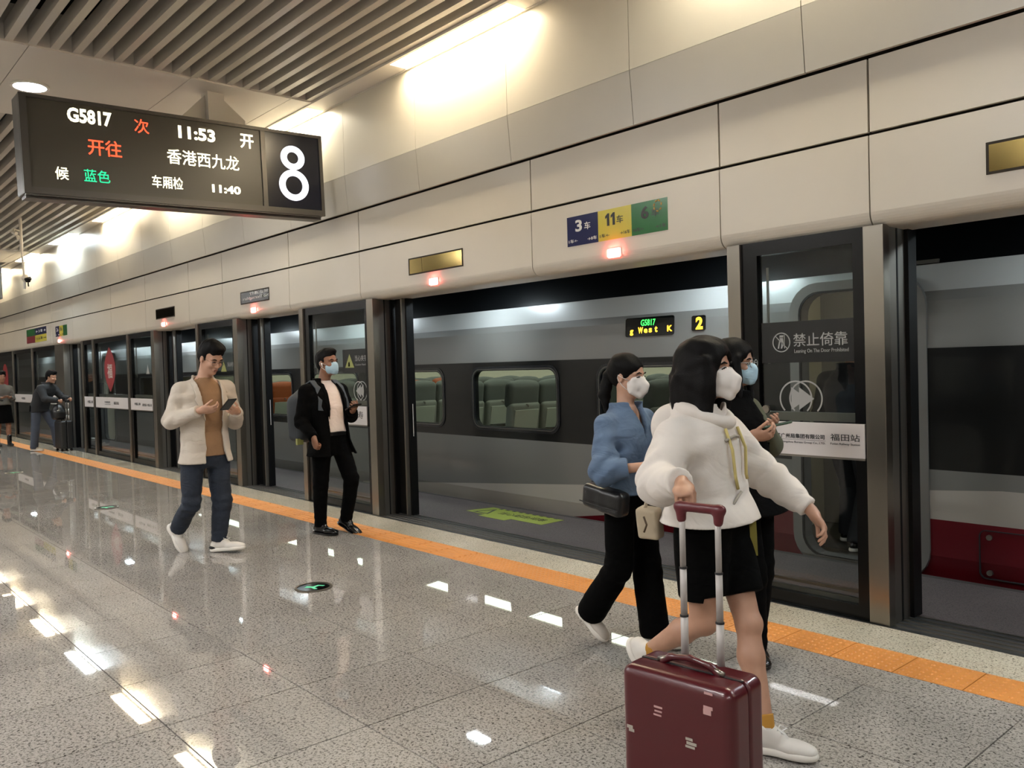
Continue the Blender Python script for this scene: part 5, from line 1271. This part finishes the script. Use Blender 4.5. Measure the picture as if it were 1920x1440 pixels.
shoe(t, J4['aL'], (.93, .36), .245, M_sneak, M_sole, .98, 0, laces=M_white); shoe(t, J4['aR'], (.97, .0), .245, M_sneak, M_sole, .95, 62)
# tote behind her
tb = empty('tote_bag', (-2.10, 2.60, .72), 'small beige bag hanging behind the hip of the woman in the white hoodie', 'bag')
M_tote = mat('tote_beige', 'a89a84', .8)
v = Vol((-2.32, 2.44, .62), (-1.95, 2.70, .98), .006); v.bx((-2.12, 2.55, .825), [.046, .030, .062], basis(10, 0, 8), .012); v.folds(.002, 30, 3); sdf('bag_body', v, M_tote, tb)
obj('buckle', tube([(-2.10, 2.488, .86), (-2.085, 2.487, .83), (-2.10, 2.488, .80)], .004, 6), mat('buckle_brown', '4a3a26', .4), parent=tb); obj('strap', tube([(-2.13, 2.53, .88), (-2.14, 2.60, 1.0), (-2.13, 2.66, 1.12)], .007, 6), M_tote, parent=tb)

# ---- woman half hidden behind
J5 = AR(dict(head=(-2.387, 3.550, 1.435), neck=(-2.39, 3.52, 1.26), pel=(-2.31, 3.52, .80), sR=(-2.38, 3.36, 1.19), sL=(-2.41, 3.68, 1.19), hR=(-2.30, 3.43, .77), hL=(-2.32, 3.61, .77),
   eR=(-2.34, 3.27, .98), wR=(-2.22, 3.42, 1.09), eL=(-2.33, 3.74, 1.02), wL=(-2.27, 3.60, 1.12), kR=(-2.25, 3.46, .43), aR=(-2.25, 3.47, .085), kL=(-2.29, 3.58, .43), aL=(-2.31, 3.55, .085)))
t = empty('person', (-2.41, 3.52, 0), 'woman with glasses and a blue mask half hidden behind the white hoodie', 'person')
H = 1.58; s = H/1.72; hb5 = basis(14, -2)
h5 = {'R': dict(d=(.85, .2, .1), n=(-.2, .6, .6), side=-1, curl=(35, 40, 30)), 'L': dict(d=(.85, -.3, .1), n=(-.2, -.5, .7), side=1, curl=(35, 40, 30))}
body_mesh(t, J5, H, 5, hb5, M_skin, fem=True, hands=h5, neckr=.046, h=.0055)
face_bits(t, J5['head'], hb5, s, lips=False); mask_sdf(t, J5['head'], hb5, s, M_maskb, 'flat', M_white)
P = lambda f, l, u: J5['head']+s*(hb5[0]*f+hb5[1]*l+hb5[2]*u)
obj('glasses', J(*[tube([P(.1, q*.033+.024*math.cos(k*math.pi/8), .0+.02*math.sin(k*math.pi/8)) for k in range(17)], .0018, 6, False) for q in (-1, 1)], *[tube([P(.097, q*.058, .004), P(-.01, q*.083, .004)], .0018, 6) for q in (-1, 1)]), M_greyprint, parent=t)
v = Vol(J5['head']-vec(.24, .22, .42), J5['head']+vec(.17, .2, .17), .0055)
v.ell(P(-.02, 0, .045), [s*.112, s*.092, s*.095], hb5); v.loft([(P(-.05, 0, .0), s*.095, s*.08), (P(-.06, 0, -.12), s*.105, s*.07), (P(-.05, 0, -.30), s*.11, s*.05)], hb5[1], nrm([hb5[0][0], hb5[0][1], 0]), .03)
v.ell(P(.135, .0, -.035), [s*.095, s*.078, s*.115], hb5, .008, '-')
for q in (-1, 1): limb(v, [P(.04, .08*q, .03), P(.045, .088*q, -.08), P(.06, .085*q, -.24)], [s*.016, s*.022, s*.014], .02)
strand_noise(v, None, .003, 75, 8); sdf('hair', v, M_hair, t)
M_olive = mat('cardigan_olive', '4b4d3c', .9, bump=.2)
jacket(t, J5, H, 5, M_blk, .030, .72, [], [], (.058, .052, .040), name='black_coat', open_=False, fold=.004, seed=5, fem=True, hemflare=.05, cuff=-.06, neckcut=.05)
v = Vol(bbox(J5['sL'], J5['eL'], J5['wL'], pad=.12)[0], bbox(J5['sL'], J5['eL'], J5['wL'], pad=.12)[1], .007); limb(v, [J5['sL'], J5['eL'], J5['wL']], [.070, .064, .048]); v.folds(.004, 20, 3); v.cut(J5['wL'], nrm(J5['wL']-J5['eL']), .1); sdf('sleeve', v, M_olive, t)
trousers(t, J5, H, 5, M_blk, (.088, .066, .055), hem=.03, waist=.09)
shoe(t, J5['aR'], (.72, -.7), .225, M_shoe, M_shoe, .9, 0); shoe(t, J5['aL'], (.72, -.7), .225, M_shoe, M_shoe, .9, 0)
ph = empty('phone', (-2.17, 3.56, 1.12), 'green cased phone held by the woman with the blue mask and glasses', 'phone'); phone(ph, (-2.185, 3.56, 1.135), basis(15, 12), mat('phone_green', '3d5242', .4), W_=.08)

# ---- boy pushing a suitcase, far door
def local_joints(o, az, d):
    F, L, U = basis(az); return {k: vec(o[0], o[1], 0)+F*a+L*b+U*c for k, (a, b, c) in d.items()}
J6 = local_joints((-18.86, 3.98), 42, dict(head=(.20, 0, 1.47), neck=(.10, 0, 1.32), pel=(-.08, 0, .88), sR=(.10, -.19, 1.25), sL=(.10, .19, 1.25), hR=(-.08, -.1, .85), hL=(-.08, .1, .85),
   eR=(.22, -.24, 1.04), wR=(.44, -.16, 1.0), eL=(.26, .24, 1.05), wL=(.48, .12, 1.02), kR=(-.12, -.1, .44), aR=(-.16, -.1, .085), kL=(.16, .1, .46), aL=(.20, .1, .10)))
t = empty('person', (-18.86, 3.98, 0), 'boy in a dark jacket and grey jeans pushing a black suitcase at the far door', 'person')
H = 1.66; s = H/1.72; hb6 = basis(40, -12)
body_mesh(t, J6, H, 42, hb6, M_skin, h=.008); hair_short(t, J6['head'], hb6, s*1.04, M_hair, .015)
M_jk = mat('jacket_charcoal', '17181b', .8); M_gj = mat('jeans_grey_blue', '3c4350', .85)
jacket(t, J6, H, 42, M_jk, .045, .86, [], [], (.078, .074, .055), name='jacket', open_=False, fold=.006, seed=31, h=.01, hemflare=.0)
trousers(t, J6, H, 42, M_gj, (.095, .082, .075), hem=.03, name='jeans', waist=.05, h=.01)
for q in 'RL': shoe(t, J6['a'+q], (.74, .67), .27, mat('sneaker_tan', '9a9284', .6), M_sole, 1.0, 0 if q == 'R' else 8, h=.008)
def case(name, c, az, sz, m, label, mt, handle=None, stickers=None, wheel=.045, h=.006, grip=None, rib=0, polew=.14):
    """upright suitcase, c = ground point under its middle, sz=(wide, deep, high)"""
    F, L, U = basis(az); t = empty(name, (c[0], c[1], 0), label, 'suitcase'); w, d, hh = sz
    P = lambda a, b, z: vec(c[0], c[1], 0)+F*a+L*b+U*z; z0, z1 = wheel, hh; cz = (z0+z1)/2
    R = math.hypot(w, d)/2+.03; v = Vol((c[0]-R, c[1]-R, z0-.03), (c[0]+R, c[1]+R, z1+.06), h)
    v.bx(P(0, 0, cz), [w/2, d/2, (z1-z0)/2], np.array([F, L, U]), .035)
    if rib:
        for k in range(rib):
            x = -w/2+w*(k+.5)/rib; v.cap(P(x, -d/2, z0+.05), P(x, -d/2, z1-.05), .006, .006, .004, '-')
    v.bx(P(0, 0, cz), [w/2+.01, .004, (z1-z0)/2+.01], np.array([F, L, U]), .002, .004, '-')
    o = sdf('shell', v, m, t)
    obj('zip_band', ribbon([P(-w/2+.02, 0, z1-.0035), P(0, 0, z1-.0035), P(w/2-.02, 0, z1-.0035)], [U]*3, .010, .003), M_ink, parent=t)
    for a in (-1, 1):
        for b in (-1, 1): obj('wheel', tube([P(a*(w/2-.045)-.012, b*(d/2-.035), .024), P(a*(w/2-.045)+.012, b*(d/2-.035), .024)], .024, 12), M_soft, parent=t)
        for b in (-1, 1): obj('caster', box(*sum([[float(q)-.014, float(q)+.014] for q in P(a*(w/2-.045), b*(d/2-.035), 0)[:2]], []), .03, z0+.01), M_soft, parent=t)
    if handle:
        hz, by = handle
        for a in (-1, 1):
            zz = [z1-.02, z1+(hz-z1)*.28, z1+(hz-z1)*.60, hz]
            for k, r in enumerate((.0125, .0112, .0098)):
                po = obj('handle_pole', tube([P(a*polew/2, by, zz[k]), P(a*polew/2, by, zz[k+1])], r, 10), mat('pole_silver', 'aaa4a0', .5, .25), parent=t, smooth=True)
                if k: obj('pole_joint', tube([P(a*polew/2, by, zz[k]-.004), P(a*polew/2, by, zz[k]+.002)], r+.003, 10), M_ink, parent=po)
        v = Vol(P(0, by, hz)-.17, P(0, by, hz)+.17, .005); v.cap(P(-polew/2-.012, by, hz+.004), P(polew/2+.012, by, hz+.004), .016, .016); 
        for a in (-1, 1): v.cap(P(a*(polew/2+.004), by, hz), P(a*(polew/2+.002), by, hz-.035), .018, .015, .01)
        sdf('grip', v, mt, t)
    v = Vol(P(0, -.02, z1)-.14, P(0, -.02, z1)+.14, .005)
    pts = [P(-.10, -.0, z1), P(-.07, -.0, z1+.020), P(0, 0, z1+.030), P(.07, 0, z1+.020), P(.10, 0, z1)]
    limb(v, pts, [.012, .010, .010, .010, .012], .01); sdf('carry_handle', v, m, t)
    for a in (-1, 1): obj('handle_cap', tube([P(a*.115, 0, z1+.002), P(a*.085, 0, z1+.012)], .010, 8), M_steel, parent=t, smooth=True)
    return t, P
case('suitcase', (-18.46, 4.24), 5, (.36, .24, .60), mat('suitcase_black', '0d0d0f', .5), 'black suitcase pushed by the boy at the far door', M_ink, handle=(1.0, .08), h=.01)
bx_ = empty('travel_bag', (-18.46, 4.23, .64), 'dark travel bag with a white tag riding on the black suitcase', 'bag')
v = Vol((-18.75, 3.95, .56), (-18.2, 4.45, 1.0), .01); v.ell((-18.46, 4.16, .785), [.15, .12, .16], None); v.bx((-18.46, 4.16, .725), [.15, .11, .09], None, .05, .05); v.folds(.006, 18, 5); sdf('bag_body', v, M_bagb, bx_); obj('white_tag', box(-18.32, -18.31, 4.10, 4.16, .70, .82), M_white, parent=bx_)

# ---- passenger boarding at the far door, person at the left edge, person beyond the glass
J7 = local_joints((-20.35, 4.95), 85, dict(head=(.03, 0, 1.52), neck=(.0, 0, 1.36), pel=(0, 0, .86), sR=(0, -.19, 1.28), sL=(0, .19, 1.28), hR=(0, -.1, .83), hL=(0, .1, .83), eR=(.02, -.24, 1.02), wR=(.14, -.2, .86), eL=(.02, .24, 1.02), wL=(.14, .2, .86), kR=(.06, -.1, .44), aR=(-.02, -.1, .085), kL=(.1, .1, .45), aL=(.22, .1, .10)))
t = empty('person', (-20.35, 4.95, 0), 'passenger in a black coat boarding through the far door', 'person')
hb = basis(85); body_mesh(t, J7, 1.66, 85, hb, M_skin, h=.009); hair_short(t, J7['head'], hb, 1.03, mat('hair_greyish', '3a3532', .6), .0)
jacket(t, J7, 1.66, 85, M_blk, .045, .78, [], [], (.075, .07, .055), name='black_coat', open_=False, h=.01); trousers(t, J7, 1.66, 85, mat('trousers_grey', '2c2f34', .8), (.095, .08, .07), hem=.03, h=.01)
for q in 'RL': shoe(t, J7['a'+q], (.1, 1), .27, M_sneak, M_sole, 1.0, 0, h=.008)
J8 = local_joints((-20.93, 3.62), 10, dict(head=(.03, 0, 1.50), neck=(.0, 0, 1.34), pel=(0, 0, .86), sR=(0, -.17, 1.26), sL=(0, .17, 1.26), hR=(0, -.09, .83), hL=(0, .09, .83), eR=(.02, -.21, 1.02), wR=(.24, -.1, 1.06), eL=(.04, .21, 1.02), wL=(.25, .08, 1.06), kR=(.02, -.09, .44), aR=(-.06, -.09, .09), kL=(.06, .09, .45), aL=(.08, .09, .09)))
t = empty('person', (-20.93, 3.62, 0), 'person in a black dress cut off by the frame edge at the platform end', 'person')
hb = basis(10); body_mesh(t, J8, 1.64, 10, hb, M_skin2, fem=True, bare_legs=True, h=.009, hands={'R': dict(d=(.8, .5, 0), n=(-.2, 0, 1), side=1), 'L': dict(d=(.8, -.5, 0), n=(-.2, 0, 1), side=1)}); hair_short(t, J8['head'], hb, 1.03, M_hair, .0)
jacket(t, J8, 1.64, 10, mat('top_grey', '56524c', .85), .02, .95, [], [], (.055, .05, .04), name='top', open_=False, h=.01, fem=True, cuff=-.15)
v = Vol(J8['pel']-vec(.3, .35, .45), J8['pel']+vec(.3, .35, .3), .01); v.loft([(J8['pel']+vec(0, 0, -.35), .20, .17), (J8['pel']+vec(0, 0, 0), .17, .13), (J8['pel']+vec(0, 0, .14), .13, .11)], basis(10)[1], basis(10)[0]); v.folds(.006, 15, 3); sdf('skirt', v, M_blk, t)
for q in 'RL':
    shoe(t, J8['a'+q], (1, .1), .25, M_shoe, M_shoe, 1.0, 0, h=.008); v = Vol(J8['a'+q]-.14, J8['a'+q]+.2, .008); v.cap(J8['a'+q], J8['a'+q]+vec(0, 0, .13), .043, .045); sdf('boot_shaft', v, M_shoe, t)
J9 = local_joints((-3.10, 6.10), 80, dict(head=(.06, 0, 1.50), neck=(.03, 0, 1.34), pel=(0, 0, .84), sR=(0, -.20, 1.26), sL=(0, .20, 1.26), hR=(0, -.1, .81), hL=(0, .1, .81), eR=(.0, -.26, 1.0), wR=(.08, -.26, .80), eL=(.0, .26, 1.0), wL=(.08, .26, .80), kR=(.06, -.11, .44), aR=(-.10, -.12, .085), kL=(.16, .12, .45), aL=(.14, .14, .09)))
t = empty('person', (-3.10, 6.10, 0), 'dark dressed passenger in the train doorway behind the nearest glass panel', 'person')
hb = basis(80); body_mesh(t, J9, 1.66, 80, hb, M_skin, h=.008); hair_short(t, J9['head'], hb, 1.03, M_hair, .0)
M_dkc = mat('coat_dark_blue', '15181e', .8)
jacket(t, J9, 1.66, 80, M_dkc, .05, .74, [], [], (.08, .075, .058), name='dark_coat', open_=False, h=.009, hemflare=.03); trousers(t, J9, 1.66, 80, mat('trousers_dark', '17191d', .8), (.10, .085, .08), hem=.03, h=.009)
for q in 'RL': shoe(t, J9['a'+q], (.17, 1), .27, M_shoe, M_sole, 1.0, 0, h=.007)

# ---- red suitcase
M_red = mat('suitcase_red', '470a13', .3, coat=.2)
t, P = case('suitcase', (-1.603, 2.105), 6, (.395, .205, .500), M_red, 'dark red hard shell suitcase with stickers pulled by the woman in the white hoodie', mat('grip_red', '53111b', .4), handle=(.985, .075), rib=0, polew=.128)
M_stk, M_stk2 = mat('sticker_pink', 'b08a88', .5), mat('sticker_pale', '9d968c', .5)
FL = basis(6)
def stick(a, z, w, h_, m, nm='sticker', face=-1):
    q = [P(a+u*w/2, face*(.1025+.0012), z+v*h_/2) for u, v in ((-1, -1), (1, -1), (1, 1), (-1, 1))]; k = FL[1]*face*.0015
    return obj(nm, ([tuple(x) for x in q]+[tuple(x-k) for x in q], [(0, 1, 2, 3), (7, 6, 5, 4), (0, 4, 5, 1), (1, 5, 6, 2), (2, 6, 7, 3), (3, 7, 4, 0)]), m, parent=t)
stick(-.055, .395, .030, .006, M_stk); stick(-.055, .382, .026, .005, M_stk); stick(-.058, .370, .028, .005, M_stk)
stick(.118, .437, .030, .010, M_stk); stick(.115, .424, .026, .016, M_stk); stick(.055, .303, .032, .007, M_stk2); stick(.060, .314, .034, .009, M_stk2); stick(.052, .326, .024, .008, M_stk2); stick(-.162, .306, .022, .010, M_stk2); stick(-.156, .296, .020, .009, M_stk2)
stick(.12, .480, .028, .007, M_stk)
# round steel knob on the left hand side of the nearest glass panel
t = empty('door_knob', (-2.78, 4.43, 1.15), 'small round steel knob on the nearest glass panel above the white board', 'knob')
obj('knob', tube([(-2.775, 4.444, 1.15), (-2.775, 4.425, 1.15)], .024, 14), M_steel, parent=t)
